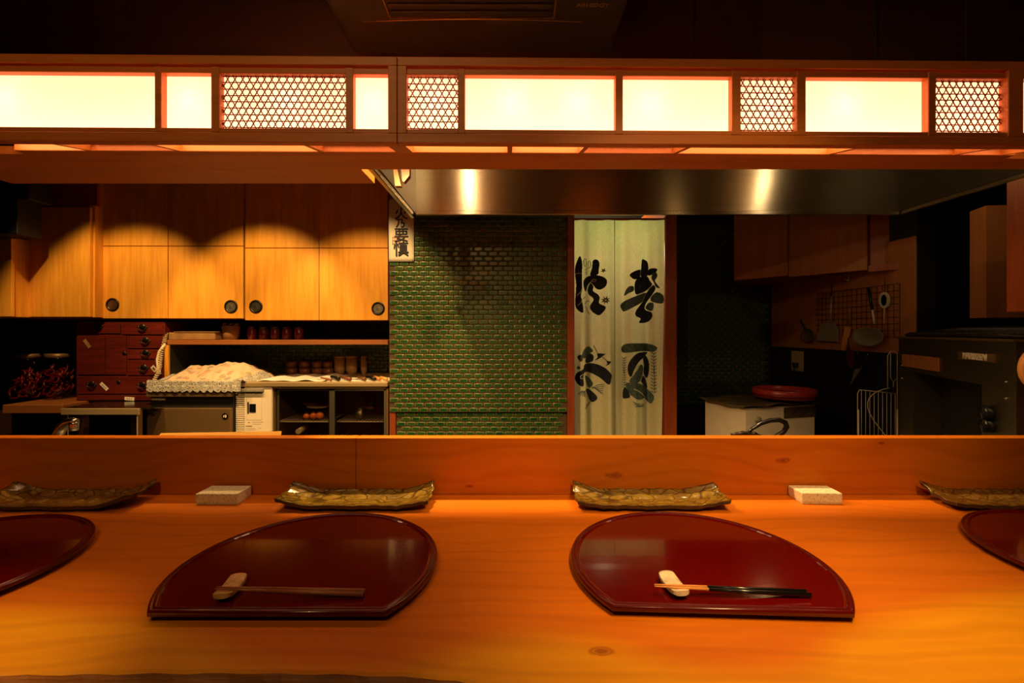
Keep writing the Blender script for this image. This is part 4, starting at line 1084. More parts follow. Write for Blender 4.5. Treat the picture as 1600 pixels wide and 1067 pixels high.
# big jars
for (u, r, lab) in ((45, .095, 'big glass jar of dried red chilies, at the far left'), (92, .083, 'big glass jar of dried red chilies beside the drawer chest')):
    yy = 3.05; c = Vector((X(u, yy), yy, CBOT)); hh = Z(556, yy)-CBOT
    t = thing('storage_jar', lab, 'jar', c, 'jars of dried chilies')
    b = bm_(); lathe(b, [(r*.95, .001), (r, .01), (r, hh*.84), (r*.8, hh*.92), (r*.8, hh)], c, 24); part('glass_body', b, 'jar_glass', t)
    b = bm_(); lathe(b, [(r*.84, hh-.012), (r*.84, hh+.016), (.001, hh+.018)], c, 24); part('lid', b, 'steel_dark', t)
    b = bm_(); rn = random.Random(u)
    for k in range(70):
        a = rn.uniform(0, 2*PI); rr = r*.82*math.sqrt(rn.random()); z0 = rn.uniform(.02, hh*.76); p = c+Vector((rr*math.cos(a), rr*math.sin(a), z0))
        th = rn.uniform(0, 2*PI); R_ = rn.uniform(.018, .036); pts = []
        for i in range(8):
            q = th+i*.38; v_ = p+Vector((R_*math.cos(q), R_*math.sin(q)*.4, R_*math.sin(q)))
            d = v_-c; dd = math.hypot(d.x, d.y)
            if dd > r*.92: v_.x = c.x+d.x*r*.92/dd; v_.y = c.y+d.y*r*.92/dd
            v_.z = max(v_.z, c.z+.012); pts.append(v_)
        tube(b, pts, [.002+.005*math.sin(PI*(i+.5)/8) for i in range(8)], 5)
    part('chilies', b, 'chili', t, 'tangle of dried red chilies', 'stuff')

# ------------------------------------------------------------------ prep table, sink, tap, chopping block
pt = thing('prep_table', 'steel prep table hidden behind the counter riser', 'table', (0, 1.25, 0))
b = bm_(); box(b, -1.8, 1.45, 1.095, 1.40, .77, .80, .003); part('top', b, 'steel_dull', pt)
for xx in (-1.75, -.5, .6, 1.4):
    b = bm_(); box(b, xx-.02, xx+.02, 1.12, 1.16, 0, .769); part('leg', b, 'steel_dull', pt)
    b = bm_(); box(b, xx-.02, xx+.02, 1.34, 1.38, 0, .769); part('leg', b, 'steel_dull', pt)
zc = Z(673.5, 1.30)
b = bm_(); prism(b, [(X(228, 1.10), 1.105), (X(429, 1.10)+.004, 1.105), (X(440, 1.30), 1.30), (X(262, 1.30), 1.275)], .801, zc, 'z'); solo('chopping_block', b, 'block_wood', 'thick pale wooden chopping block just behind the riser', 'chopping board')
tp = thing('tap', 'chrome swan-neck tap rising behind the left part of the riser', 'tap', (X(80, 1.36), 1.36, .80))
b = bm_(); D = 1.35
pts = [(X(72, D), D, .801), (X(78, D), D, .86), (X(88, D), D, Z(684, D)), (X(98, D), D-.005, Z(668, D)), (X(110, D), D-.01, Z(659, D)), (X(122, D), D-.015, Z(656, D)), (X(129, D), D-.018, Z(657, D))]
tube(b, pts, [.018, .017, .016, .0155, .013, .010, .008], 14); part('neck', b, 'chrome', tp)
b = bm_(); lathe(b, [(.0085, 0), (.011, .003), (.012, .022), (.010, .026)], (X(123.5, D), D-.016, Z(671, D)), 16); part('spout', b, 'chrome', tp)
b = bm_(); lathe(b, [(.028, 0), (.028, .006), (.02, .012)], (X(72, D), D, .8005), 18); part('base', b, 'chrome', tp)

# ================================================================== poster
py = WY-.012
t = thing('fire_charm', 'white paper fire charm with black brush characters beside the cupboards', 'poster', (X(627, py), py, Z(408.5, py)))
b = bm_()
def pf(u, v): return (X(607.5+u*39.5, py), py-.004*math.sin(PI*v)-.003*u, Z(409-v*100+u*.0, py))
g = surf(b, pf, 8, 16); h = surf(b, lambda u, v: (pf(u, v)[0], pf(u, v)[1]+.0012, pf(u, v)[2]), 8, 16)
for i in range(8):
    for j in (0, 16): b.faces.new((g[i][j], g[i+1][j], h[i+1][j], h[i][j]))
for j in range(16):
    for i in (0, 8): b.faces.new((g[i][j], g[i][j+1], h[i][j+1], h[i][j]))
part('sheet', b, 'paper', t)
for s, u, v, sz in (('火', 627.5, 335, 21), ('乃', 626.5, 350, 15), ('要', 627.5, 369, 23), ('慎', 627, 390.5, 24)):
    b = text_bm(s, sz/F*py*1.02, (X(u, py), py-.0085, Z(v, py)), FR, .0004, .0012); part('lettering', b, 'ink', t, 'black brush character')
b = bm_()
for k in range(4): tube(b, [(X(614+k*3.2, py), py-.008, Z(370+k*.6, py)), (X(614+k*3.2, py), py-.008, Z(383, py))], .0012, 4)
for k in range(3): tube(b, [(X(613.5, py), py-.008, Z(371+k*5, py)), (X(628, py), py-.008, Z(371+k*5, py))], .0012, 4)
part('seal', b, 'red_ink', t, 'square red seal stamp')

# ================================================================== HOOD
hd = thing('extractor_hood', 'wide brushed steel extractor hood over the middle of the kitchen', 'hood', (.9, 2.05, EYE+.62))
hy = 2.45; hb = EYE+181/711*2.45; xl, xr = X(650, hy), X(1400, hy)
b = bm_(); box(b, xl, xr, hy-.004, hy+.0, hb+.024, 2.5); part('back_panel', b, 'steel', hd)
b = bm_(); box(b, xl, xr, hy-.022, hy-.0045, hb, hb+.023, .003, 2); part('back_lip', b, 'steel', hd)
b = bm_(); box(b, xl-.004, xl-.0005, 1.67, hy, hb+.012, 2.5); part('side_panel', b, 'steel_dull', hd)
b = bm_(); box(b, xl-.026, xl-.0045, 1.67, hy, hb-.014, hb+.012, .003); part('side_lip', b, 'steel', hd)
b = bm_(); box(b, xr+.0005, xr+.004, 1.67, hy, hb+.02, 2.5); part('side_panel', b, 'hood_shade', hd)
b = bm_(); box(b, xr+.0045, xr+.035, 1.67, hy, hb, hb+.03, .003); part('side_lip', b, 'steel_dull', hd)
b = bm_(); box(b, xl, xr, 1.67, 1.676, hb+.16, 2.5); part('front_panel', b, 'steel_dark', hd)
b = bm_(); box(b, xl, xr, 1.677, hy-.005, 2.40, 2.41); part('top_panel', b, 'steel_dark', hd)
# lamps that the hood carries
for (lx_, ly_, pw) in ((-.33, 2.05, 3.2), (2.03, 2.05, 2.0)):
    pass

# ================================================================== CURTAIN (noren)
NY = 2.955
def fold(x, z):
    dn = min(1, max(0, (1.95-z)/1.2))
    return NY+(.008+.030*dn)*math.sin(x*36+.9)+(.002+.007*dn)*math.sin(x*83+2+z*1.3)
ct_ = thing('door_curtain', 'pale linen split curtain with dyed indigo characters hanging in the doorway', 'curtain', (.72, NY, .3))
ZC0, ZC1 = .32, Z(344, NY)
def cpanel(u0, u1, ub0, ub1):
    def f(s, t_):
        z = ZC1+(ZC0-ZC1)*t_; tt = min(1, max(0, (Z(344, NY)-z)/(Z(344, NY)-Z(681, NY))))
        ul = u0+(ub0-u0)*tt; ur = u1+(ub1-u1)*tt
        x = X(ul+(ur-ul)*s, NY); return (x, fold(x, z), z)
    b = bm_(); surf(b, f, 60, 60); return b
part('panel', cpanel(896, 959.5, 897, 960.5), 'linen', ct_); part('panel', cpanel(960.8, 1037.5, 961.2, 1032), 'linen', ct_)
b = bm_(); tube(b, [(X(895, NY), NY, ZC1+.006), (X(1040, NY), NY, ZC1+.006)], .008, 8); part('rod', b, 'red_wood', ct_)
dye_n = [0]
def dye(poly, mat, reg, lift=.0022):
    ox, oy, sc = reg
    Q2 = [(ox+x/sc, oy+y/sc) for x, y in poly]
    dye_n[0] += 1
    xs = [p[0] for p in Q2]; x = min(xs); st = .55; b = bm_()
    L_ = lift+.00003*dye_n[0]
    while x < max(xs):
        xc = x+st/2; ys = []
        for i in range(len(Q2)):
            (ax, ay), (bx, by) = Q2[i], Q2[(i+1) % len(Q2)]
            if (ax <= xc < bx) or (bx <= xc < ax): ys.append(ay+(by-ay)*(xc-ax)/(bx-ax))
        ys.sort()
        for a, c in zip(ys[::2], ys[1::2]):
            n = max(1, int((c-a)/6))
            for k in range(n):
                v0, v1 = a+(c-a)*k/n, a+(c-a)*(k+1)/n
                q = []
                for (uu, vv) in ((x, v0), (x+st, v0), (x+st, v1), (x, v1)):
                    xx, zz = X(uu, NY), Z(vv, NY); q.append(b.verts.new((xx, fold(xx, zz)-L_, zz)))
                b.faces.new(q)
        x += st
    part('dyed_figure', b, mat, ct_)
def smooth(pts, n=4):
    out = []; m = len(pts)
    for i in range(m):
        p0, p1, p2, p3 = pts[i-1], pts[i], pts[(i+1) % m], pts[(i+2) % m]
        for k in range(n):
            t_ = k/n
            out.append(tuple(.5*((2*p1[j])+(-p0[j]+p2[j])*t_+(2*p0[j]-5*p1[j]+4*p2[j]-p3[j])*t_*t_+(-p0[j]+3*p1[j]-3*p2[j]+p3[j])*t_**3) for j in (0, 1)))
    return out
def line(pts, w, mat, reg, lift=.0032):
    a, c = [], []
    for i, p in enumerate(pts):
        q0, q1 = pts[max(i-1, 0)], pts[min(i+1, len(pts)-1)]
        d = Vector((q1[0]-q0[0], q1[1]-q0[1])).normalized(); nn = Vector((-d.y, d.x))*w/2
        a.append((p[0]+nn.x, p[1]+nn.y)); c.append((p[0]-nn.x, p[1]-nn.y))
    dye(a+c[::-1], mat, reg, lift)
R1, R2, R3, R4 = (890, 390, 8.89), (960, 390, 8.2), (890, 530, 8.2), (960, 520, 7.62)
# upper left
dye(smooth([(140, 95), (100, 165), (75, 260), (75, 340), (90, 480), (85, 600), (78, 770), (120, 850), (180, 875), (172, 760), (150, 640), (165, 560), (163, 400), (168, 200)]), 'indigo', R1)
dye(smooth([(328, 150), (385, 135), (418, 180), (412, 260), (398, 340), (290, 355), (315, 250)]), 'indigo', R1)
dye(smooth([(190, 430), (260, 370), (360, 350), (450, 370), (508, 430), (495, 510), (430, 553), (370, 535), (335, 490), (290, 455), (250, 500), (215, 585), (188, 520)]), 'indigo', R1)
dye(smooth([(290, 460), (335, 510), (330, 570), (400, 620), (425, 670), (415, 740), (495, 800), (455, 880), (405, 910), (320, 860), (285, 790), (335, 705), (325, 665), (260, 615), (250, 540)]), 'indigo', R1)
line([(78, 338), (120, 330), (165, 338)], 9, 'white_line', R1); line([(100, 640), (140, 600), (165, 550)], 12, 'white_line', R1); line([(110, 780), (150, 740), (168, 690)], 12, 'white_line', R1)
line([(245, 560), (265, 500), (292, 452), (345, 505)], 9, 'white_line', R1); line([(295, 445), (330, 410), (378, 415), (360, 440), (310, 440)], 7, 'white_line', R1)
for (cx, cy, ry) in ((208, 185, 55), (275, 205, 50)):
    line([(cx+26*math.cos(a)*(.8), cy+ry*math.sin(a)) for a in [2*PI*k/14 for k in range(15)]], 8, 'slate', R1)
line([(235, 240), (240, 290), (225, 350)], 7, 'slate', R1)
for k in range(5): line([(240+18*math.cos(k), 300+30*math.sin(k)), (240+40*math.cos(k*1.3), 300+40*math.sin(k*1.3))], 7, 'slate', R1)
def star(cx, cy, r, n, reg, mat='indigo'):
    pts = []
    for k in range(2*n):
        a = PI*k/n+.3; rr = r if k % 2 == 0 else r*.42; pts.append((cx+rr*math.cos(a), cy+rr*math.sin(a)))
    dye(pts, mat, reg)
    dye([(cx+r*.25*math.cos(2*PI*k/8), cy+r*.25*math.sin(2*PI*k/8)) for k in range(8)], 'white_line', reg, .0032)
star(468, 292, 36, 5, R1); star(493, 705, 62, 8, R1)
line([(205, 760), (230, 720), (265, 712)], 9, 'slate', R1); line([(215, 790), (240, 850), (280, 900)], 9, 'slate', R1); line([(180, 690), (210, 655)], 8, 'slate', R1)
# upper right
dye(smooth([(348, 135), (390, 128), (438, 170), (436, 330), (330, 345), (336, 240)]), 'indigo', R2)
dye(smooth([(192, 322), (250, 280), (325, 265), (318, 360), (255, 385), (215, 365)]), 'indigo', R2)
dye(smooth([(452, 245), (540, 245), (530, 290), (445, 330)]), 'indigo', R2)
dye(smooth([(262, 400), (330, 350), (430, 340), (460, 390), (485, 450), (420, 520), (330, 560), (265, 575), (248, 500)]), 'indigo', R2)
line([(310, 500), (325, 460), (365, 450), (385, 490), (370, 530), (335, 525)], 7, 'slate', R2)
dye(smooth([(85, 710), (150, 650), (260, 600), (400, 550), (430, 560), (350, 670), (230, 740), (135, 790), (105, 765)]), 'slate', R2)
dye(smooth([(490, 455), (525, 500), (480, 590), (400, 720), (410, 770), (480, 800), (488, 870), (430, 930), (305, 938), (325, 885), (262, 850), (262, 790), (320, 710), (400, 590)]), 'indigo', R2)
dye(smooth([(480, 600), (540, 545), (610, 590), (612, 680), (560, 690), (480, 660)]), 'slate', R2)
dye(smooth([(500, 290), (540, 300), (545, 350), (520, 400), (548, 450), (575, 495), (530, 480), (505, 420), (480, 360)]), 'slate', R2)
dye(smooth([(135, 590), (150, 520), (190, 470), (240, 480), (235, 530), (180, 560)]), 'slate', R2)
dye(smooth([(410, 740), (450, 680), (505, 690), (490, 780), (440, 770)]), 'slate', R2)
line([(320, 350), (330, 260)], 6, 'white_line', R2); line([(270, 590), (350, 560), (440, 510), (495, 455)], 7, 'white_line', R2); line([(340, 690), (400, 580), (450, 510)], 7, 'white_line', R2)
# lower left
dye(smooth([(175, 130), (240, 90), (310, 150), (240, 190), (185, 240), (150, 210)]), 'slate', R3)
dye(smooth([(200, 230), (260, 180), (315, 215), (300, 285), (200, 298)]), 'indigo', R3)
dye(smooth([(95, 225), (140, 195), (160, 250), (130, 285)]), 'slate', R3)
dye(smooth([(190, 312), (330, 315), (440, 360), (515, 440), (520, 480), (485, 572), (400, 500), (290, 440), (190, 410), (165, 470), (165, 590), (105, 575), (65, 500), (90, 430), (160, 380)]), 'indigo', R3)
dye(smooth([(185, 460), (250, 490), (305, 560), (300, 600), (260, 620), (210, 580)]), 'slate', R3)
dye(smooth([(200, 625), (260, 645), (345, 720), (360, 770), (300, 815), (250, 760), (205, 680)]), 'indigo', R3)
line([(165, 440), (130, 470), (135, 500), (165, 490)], 7, 'white_line', R3)
line([(315, 80), (365, 180)], 8, 'indigo', R3); dye([(360, 180), (455, 185), (395, 245), (325, 280), (365, 235)], 'indigo', R3)
line([(420, 225), (465, 275)], 7, 'indigo', R3); dye([(455, 270), (520, 280), (490, 315), (450, 340), (470, 305)], 'indigo', R3)
star(110, 362, 32, 6, R3)
for k in range(6): line([(300, 640-k*6), (360+k*14, 590+k*24), (440-k*4, 575+k*26)], 6, 'slate', R3)
for k in range(5): line([(150+k*8, 650), (100+k*24, 700+k*9)], 7, 'slate', R3)
for k in range(5): line([(190+k*22, 880-k*20), (215+k*20, 820-k*6)], 8, 'indigo', R3)
# lower right
dye(smooth([(95, 180), (150, 130), (270, 123), (420, 130), (505, 175), (470, 225), (420, 222), (270, 218), (120, 238)]), 'slate', R4)
dye(smooth([(415, 238), (290, 232), (210, 280), (165, 380), (165, 480), (190, 520), (225, 420), (290, 330)]), 'indigo', R4)
dye(smooth([(335, 300), (385, 270), (425, 340), (430, 460), (405, 545), (345, 480), (350, 380)]), 'indigo', R4)
dye(smooth([(300, 375), (335, 410), (330, 470), (280, 580), (175, 585), (220, 480)]), 'slate', R4)
dye(smooth([(325, 505), (385, 555), (413, 665), (360, 640), (300, 560)]), 'indigo', R4)
dye(smooth([(150, 600), (260, 592), (370, 640), (468, 740), (460, 830), (435, 845), (360, 775), (280, 790), (190, 740), (152, 660)]), 'slate', R4)
dye(smooth([(120, 680), (150, 660), (180, 760), (125, 790), (112, 750)]), 'indigo', R4)
line([(215, 660), (280, 690), (330, 730), (375, 775)], 9, 'white_line', R4); line([(330, 495), (290, 580), (310, 600)], 8, 'white_line', R4); line([(290, 375), (240, 410), (215, 450), (235, 460), (280, 400)], 8, 'white_line', R4)
for (xx, y0_, y1_) in ((125, 300, 650), (470, 240, 700)):
    line([(xx, y0_), (xx+4, y1_)], 5, 'slate', R4)
    for k in range(13):
        yy = y0_+(y1_-y0_)*k/12
        for s in (-1, 1): dye([(xx, yy+18), (xx+s*22, yy), (xx+s*26, yy-12), (xx+s*6, yy+2)], 'slate', R4)
for k in range(9): line([(200+k*8, 800+k*9), (250+k*16, 880-(k % 3)*22), (200+k*24, 840+(k % 2)*30)], 5, 'slate', R4)

# ================================================================== RIGHT KITCHEN
def prismz(bm, poly, z0, z1): return prism(bm, poly, z0, z1, 'z')
# corner cupboard (doors seen at an angle)
cz0, cz1 = EYE+.381, 2.3
A_ = Vector((1.647, 3.372)); B_ = Vector((2.122, 2.72)); dv = (B_-A_); nrm = Vector((-dv.y, dv.x)).normalized()*-1
t = thing('corner_cupboard', 'dim two-door wall cupboard in the dark corner above the hanging utensils', 'cupboard', (1.95, 3.3, cz0))
b = bm_(); prismz(b, [(1.660, 3.386), (2.128, 2.737), (2.186, 2.737), (2.186, YB-.012), (1.873, YB-.012)], cz0, cz1); part('body', b, 'red_wood', t)
for (f0, f1) in ((0, .455), (.465, 1)):
    p, q = A_+dv*f0, A_+dv*f1; n2 = Vector((-.81, -.59))*.018
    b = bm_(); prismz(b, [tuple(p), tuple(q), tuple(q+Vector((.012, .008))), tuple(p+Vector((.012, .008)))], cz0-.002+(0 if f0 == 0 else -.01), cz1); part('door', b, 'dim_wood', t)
# open shelf box beyond it
t = thing('open_shelf', 'dark open shelf box with a projecting board right of the corner cupboard', 'shelf', (2.2, 2.6, EYE+.35))
b = bm_(); prismz(b, [(X(1357, 2.68), 2.68), (X(1453, 2.47), 2.47), (X(1453, 2.47)+.05, 2.6), (X(1357, 2.68)+.06, 2.72)], EYE+.352, EYE+.388); part('board', b, 'red_wood', t)
b = bm_(); prismz(b, [(X(1362, 2.7), 2.71), (X(1435, 2.56), 2.58), (X(1435, 2.56)+.03, 2.615), (X(1362, 2.7)+.06, 2.735)], EYE+.389, 2.2); part('box', b, 'red_wood', t)

def WP(u, v, Xp=WX-.03):
    Y = Xp*F/(u-800); return (Y, EYE+(HZ-v)*Y/F)
# wire grid
xg = WX-.022
t = thing('wire_grid', 'dark wire grid fixed to the wooden wall, holding kitchen tools', 'rack', (xg, 2.65, EYE))
b = bm_()
y0, y1 = WP(1405, 500, xg)[0], WP(1275, 500, xg)[0]; z0, z1 = EYE-.03, EYE+.27
k = 0
zz = z0
while zz <= z1+.001: tube(b, [(xg, y0, zz), (xg, y1, zz)], .0016, 5); zz += .0375
yy = y0
while yy <= y1+.001: tube(b, [(xg+.003, yy, z0), (xg+.003, yy, z1)], .0016, 5); yy += .04
part('wires', b, 'iron', t)
def wtool(name, label, cat, polys, rods, xoff=.035):
    xx = WX-xoff; pts = [WP(*p, xx) for p in (polys[0][0] if polys else [r[0] for r in rods])]
    t = thing(name, label, cat, (xx, sum(p[0] for p in pts)/len(pts), min(p[1] for p in pts)), 'kitchen tools hanging on the side wall')
    for i, (poly, mat, nm) in enumerate(polys):
        b = bm_(); W = [WP(u, v, xx) for u, v in poly]
        if nm == 'bowl':      # hollow round bowl turned to the room
            cy_, cz_ = sum(p[0] for p in W)/len(W), sum(p[1] for p in W)/len(W)
            ry, rz = (max(p[0] for p in W)-min(p[0] for p in W))/2, (max(p[1] for p in W)-min(p[1] for p in W))/2
            lathe(b, [(.001, -.030), (.55, -.025), (.85, -.012), (1, 0), (.97, .002), (.80, -.009), (.5, -.020), (.001, -.024)], (0, 0, 0), 24, 'x')
            for v_ in b.verts: v_.co = Vector((xx+v_.co.x-.004, cy_+v_.co.y*ry, cz_+v_.co.z*rz))
        else: prism(b, W, xx-.004, xx+.004, 'x')
        part(nm, b, mat, t)
    for (p, q, r, mat, nm) in rods:
        a, c = WP(*p, xx), WP(*q, xx); b = bm_(); tube(b, [(xx, *a), (xx, *c)], r, 7); part(nm, b, mat, t)
    return t
def ell(cu, cv, ru, rv, n=20): return [(cu+ru*math.cos(2*PI*k/n), cv+rv*math.sin(2*PI*k/n)) for k in range(n)]
wtool('strainer', 'small round strainer leaning left of the metal turner', 'strainer', [(ell(1262, 524, 11, 11), 'steel_dark', 'bowl')], [((1258, 514), (1251, 500), .006, 'black', 'handle')])
wtool('dustpan_turner', 'wide metal turner with fan-shaped blade and upright handle', 'turner', [([(1276, 532), (1283, 508), (1293, 503), (1303, 505), (1309, 515), (1309, 534)], 'tool_steel', 'blade')], [((1298, 503), (1299, 463), .006, 'tool_steel', 'handle'), ((1299, 463), (1300, 440), .003, 'iron', 'hook')])
wtool('wooden_spatula', 'flat wooden spatula hanging slanted right of the metal turner', 'spatula', [([(1321, 510), (1329, 512), (1320, 548), (1314, 547)], 'stick_tip', 'blade')], [((1325, 510), (1328, 480), .004, 'stick_wood', 'handle')])
lad = wtool('ladle', 'large steel ladle with dark handle hanging on the grid', 'ladle', [(ell(1356, 526, 25, 15), 'tool_steel', 'bowl')], [((1366, 506), (1363, 484), .006, 'wire', 'neck'), ((1363, 484), (1357, 450), .008, 'black', 'handle')], .06)
wtool('slotted_brush', 'oval slotted beater with thin handle at the right of the grid', 'beater', [(ell(1382, 469, 8, 13), 'cream', 'head'), (ell(1382, 469, 4.5, 9), 'iron', 'slot')], [((1382, 482), (1381, 506), .004, 'stick_tip', 'handle'), ((1382, 456), (1382, 435), .002, 'iron', 'hook')])
# slot is set proud of the head
wtool('scissors', 'open pair of kitchen scissors hanging below the ladle', 'scissors', [([(1337, 575), (1348, 571), (1343, 580), (1329, 602)], 'tool_steel', 'blade'), ([(1336, 562), (1342, 560), (1349, 566), (1344, 576), (1337, 576)], 'steel_dull', 'pivot_plate')], [((1338, 562), (1341, 547), .006, 'black', 'handle'), ((1347, 565), (1358, 552), .006, 'black', 'handle')], .05)
wtool('red_peeler', 'small dark red handled tool left of the scissors', 'tool', [([(1324, 545), (1334, 548), (1336, 570), (1330, 576), (1324, 566)], 'cup_red', 'handle')], [((1327, 546), (1325, 528), .003, 'iron', 'loop')])
wtool('white_hook', 'tiny pale hook hanging under the corner cupboard', 'hook', [], [((1320, 437), (1326, 438), .004, 'cream', 'hook'), ((1326, 438), (1327, 424), .003, 'cream', 'stem')])
# outlet on the dark lower wall
y0, z0 = WP(1256, 581, WX); y1, z1 = WP(1238, 548, WX)
t = thing('wall_outlet', 'beige wall outlet plate with a black plug', 'outlet', (WX, (y0+y1)/2, z0))
b = bm_(); box(b, WX-.008, WX-.0005, y0, y1, z0, z1, .002); part('plate', b, 'outlet', t)
b = bm_(); box(b, WX-.04, WX-.0085, y0+.045, y0+.085, z0+.03, z0+.065, .004); tube(b, [(WX-.03, y0+.065, z0+.03), (WX-.04, y0+.065, z0-.05), (WX-.03, y0+.07, .4)], .004, 6); part('plug', b, 'rubber', t)

# white chest freezer, turned a little
ang = math.atan2(X(1227, 2.675)-0, 1)
p0 = Vector((1.335, 2.60)); pl = Vector((1.251, 2.945)); ex = Vector((1.606-1.335, 2.675-2.60)).normalized(); pr = p0+ex*.50; bk = pl+ex*.50
zt = EYE-.439
t = thing('chest_freezer', 'white cabinet with dark film over its top at the right', 'cabinet', ((p0.x+bk.x)/2, (p0.y+bk.y)/2, 0))
b = bm_(); prismz(b, [tuple(p0), tuple(pr), tuple(bk), tuple(pl)], .02, zt); part('body', b, 'white_panel', t)
b = bm_()
def film(s, q):
    c = p0.lerp(pr, s*1.14-.07).lerp(pl.lerp(bk, s*1.14-.07), q*1.08-.05)
    return (c.x, c.y, zt+.010+.006*math.sin(s*17+q*5)*math.sin(q*9+1)+.012*max(0, .5-abs(s-.5))+.018*abs(q-.5)**2)
g = surf(b, film, 40, 24); h = surf(b, lambda s, q: tuple(Vector(film(s, q))-Vector((0, 0, .006))), 40, 24)
for i in range(40):
    for j in (0, 24): b.faces.new((g[i][j], g[i+1][j], h[i+1][j], h[i][j]))
for j in range(24):
    for i in (0, 40): b.faces.new((g[i][j], g[i][j+1], h[i][j+1], h[i][j]))
part('film_cover', b, 'film', t, 'wrinkled dark translucent film')
b = bm_(); n_ = Vector((ex.y, -ex.x)); q0 = p0+n_*.001
for (a0, a1, zz0, zz1) in ((.27, .505, zt-.072, zt-.008),):
    pp = [q0+ex*a0, q0+ex*a1, q0+ex*a1+n_*.001, q0+ex*a0+n_*.001]; prismz(b, [tuple(p) for p in pp], zz0, zz1)
part('film_flap', b, 'film', t)
cb = p0+ex*.083; zb = EYE-(656-HZ)/F*2.62
b = bm_(); lathe(b, [(.021, 0), (.021, .003), (.001, .004)], (cb.x, cb.y-.002, zb), 20, 'y'); bd = part('badge', b, 'grey_plastic', t, 'round dark maker badge')
b = text_bm('MDF', .013, (cb.x, cb.y-.008, zb), FR); part('lettering', b, 'cream', bd)
# red lacquer tub on top
c = (X(1225, 2.80), 2.80+.0, zt+.036)
t = thing('red_tub', 'round red lacquered tub lying on the white cabinet', 'tub', c)
b = bm_(); R_ = .175; lathe(b, [(R_*.93, 0), (R_*.99, .012), (R_, .052), (R_*.97, .054), (R_*.93, .046), (R_*.88, .012), (.001, .010)], c, 40); part('body', b, 'red_lacq', t)
b = bm_(); lathe(b, [(R_*1.005, .014), (R_*1.012, .016), (R_*1.012, .022), (R_*1.005, .024)], c, 40); part('hoop', b, 'cup_red', t)
# black pan handle loop in front
t = thing('kettle', 'black kettle with a tall loop handle, only its top showing over the riser', 'kettle', (X(1175, 1.33), 1.33, .80))
D = 1.33
b = bm_(); hp = [(1166, 679), (1176, 670), (1190, 662), (1205, 657.5), (1220, 656.8), (1230, 661), (1233, 668), (1229, 676), (1219, 683), (1205, 690)]
tube(b, smooth([(X(u, D), Z(v, D)) for u, v in hp], 1) and [(X(u, D), D+.002*i, Z(v, D)) for i, (u, v) in enumerate(hp)], [.0035, .005, .006, .0065, .007, .0075, .0075, .007, .007, .006], 12); part('handle', b, 'black', t)
b = bm_(); lathe(b, [(.06, .0), (.10, .02), (.105, .045), (.07, .062), (.03, .066)], (X(1178, D), D, .80), 28); part('body', b, 'iron', t)
b = bm_(); lathe(b, [(.030, .063), (.033, .068), (.012, .072), (.006, .078), (.010, .084), (.001, .088)], (X(1178, D), D, .80), 20); part('lid', b, 'iron', t)
b = bm_(); tube(b, [(X(1143, D), D, Z(679.5, D)), (X(1160, D), D, Z(677, D)), (X(1178, D), D, Z(679, D)), (X(1192, D), D, Z(682, D))], [.005, .007, .007, .004], 10); part('spout', b, 'iron', t)

# steel range at the right, facing left
A = Vector((1.87, 2.20)); B = Vector((1.55, 1.40)); e_ = (B-A); Ls = e_.length; e_.normalize(); nn = Vector((-e_.y, e_.x))
if nn.x < 0: nn = -nn
def FP(s, d, z): p = A+e_*s+nn*d; return (p.x, p.y, z)
def fbox(bm, s0, s1, d0, d1, z0, z1):
    vs_ = [bm.verts.new(FP(s, d, z)) for z in (z0, z1) for (s, d) in ((s0, d0), (s1, d0), (s1, d1), (s0, d1))]
    for f in ((0, 1, 2, 3), (7, 6, 5, 4), (0, 4, 5, 1), (1, 5, 6, 2), (2, 6, 7, 3), (3, 7, 4, 0)): bm.faces.new([vs_[i] for i in f])
def fs(u):       # face distance for a pixel column
    k = (u-800)/F; return (A.x-k*A.y)/(k*e_.y-e_.x)
def fz(u, v):
    s = fs(u); return EYE+(HZ-v)*(A.y+e_.y*s)/F
ztop = EYE-.032
t = thing('steel_range', 'large steel gas oven range at the right with a dark open front', 'range', (A.x, A.y-.4, 0))
s1, s2, s3 = fs(1427), fs(1534), fs(1588)
zo = fz(1480, 591)
b = bm_(); fbox(b, 0, s3, 0, .5, zo, ztop); fbox(b, 0, s1, 0, .5, .02, zo-.0005); fbox(b, s2, s3, 0, .5, .02, zo-.0005); fbox(b, s1, s2, .40, .5, .02, zo-.0005); part('casing', b, 'steel_dull', t)
b = bm_(); fbox(b, s1+.001, s2-.001, .06, .39, .3, .32); part('oven_floor', b, 'black_matt', t)
b = bm_(); fbox(b, s1+.001, s2-.001, .10, .11, .32, zo-.001); part('oven_door', b, 'black_matt', t)
b = bm_(); fbox(b, fs(1412), fs(1468), -.006, -.0005, fz(1440, 576), fz(1440, 556)); part('plate', b, 'dim_wood', t, 'small brownish plate')
sa, sb_ = fs(1501), fs(1556); zb0, zb1 = fz(1528, 564), fz(1528, 551)
b = bm_(); fbox(b, sa, sb_, -.008, -.0005, zb0, zb1); bp_ = part('nameplate', b, 'steel_dark', t, 'nameplate with bright raised letters')
cp = FP((sa+sb_)/2+.012, -.013, (zb0+zb1)/2)
b = text_bm('MARUZEN', .031, cp, (PI/2, 0, math.atan2(e_.y, e_.x)), .002, .0004)
part('lettering', b, 'white_panel', bp_)
for v in (655, 675):
    b = bm_(); s = fs(1549); z = fz(1549, v-10); c = FP(s, -.012, z)
    prof = [(.024, 0), (.024, .02), (.020, .026), (.001, .027)]
    mt = Matrix.Translation(FP(s, 0, z)) @ Matrix.Rotation(math.atan2(e_.y, e_.x), 4, 'Z')
    lathe(b, prof, (0, 0, 0), 18, 'y'); b.transform(mt); part('knob', b, 'black', t)
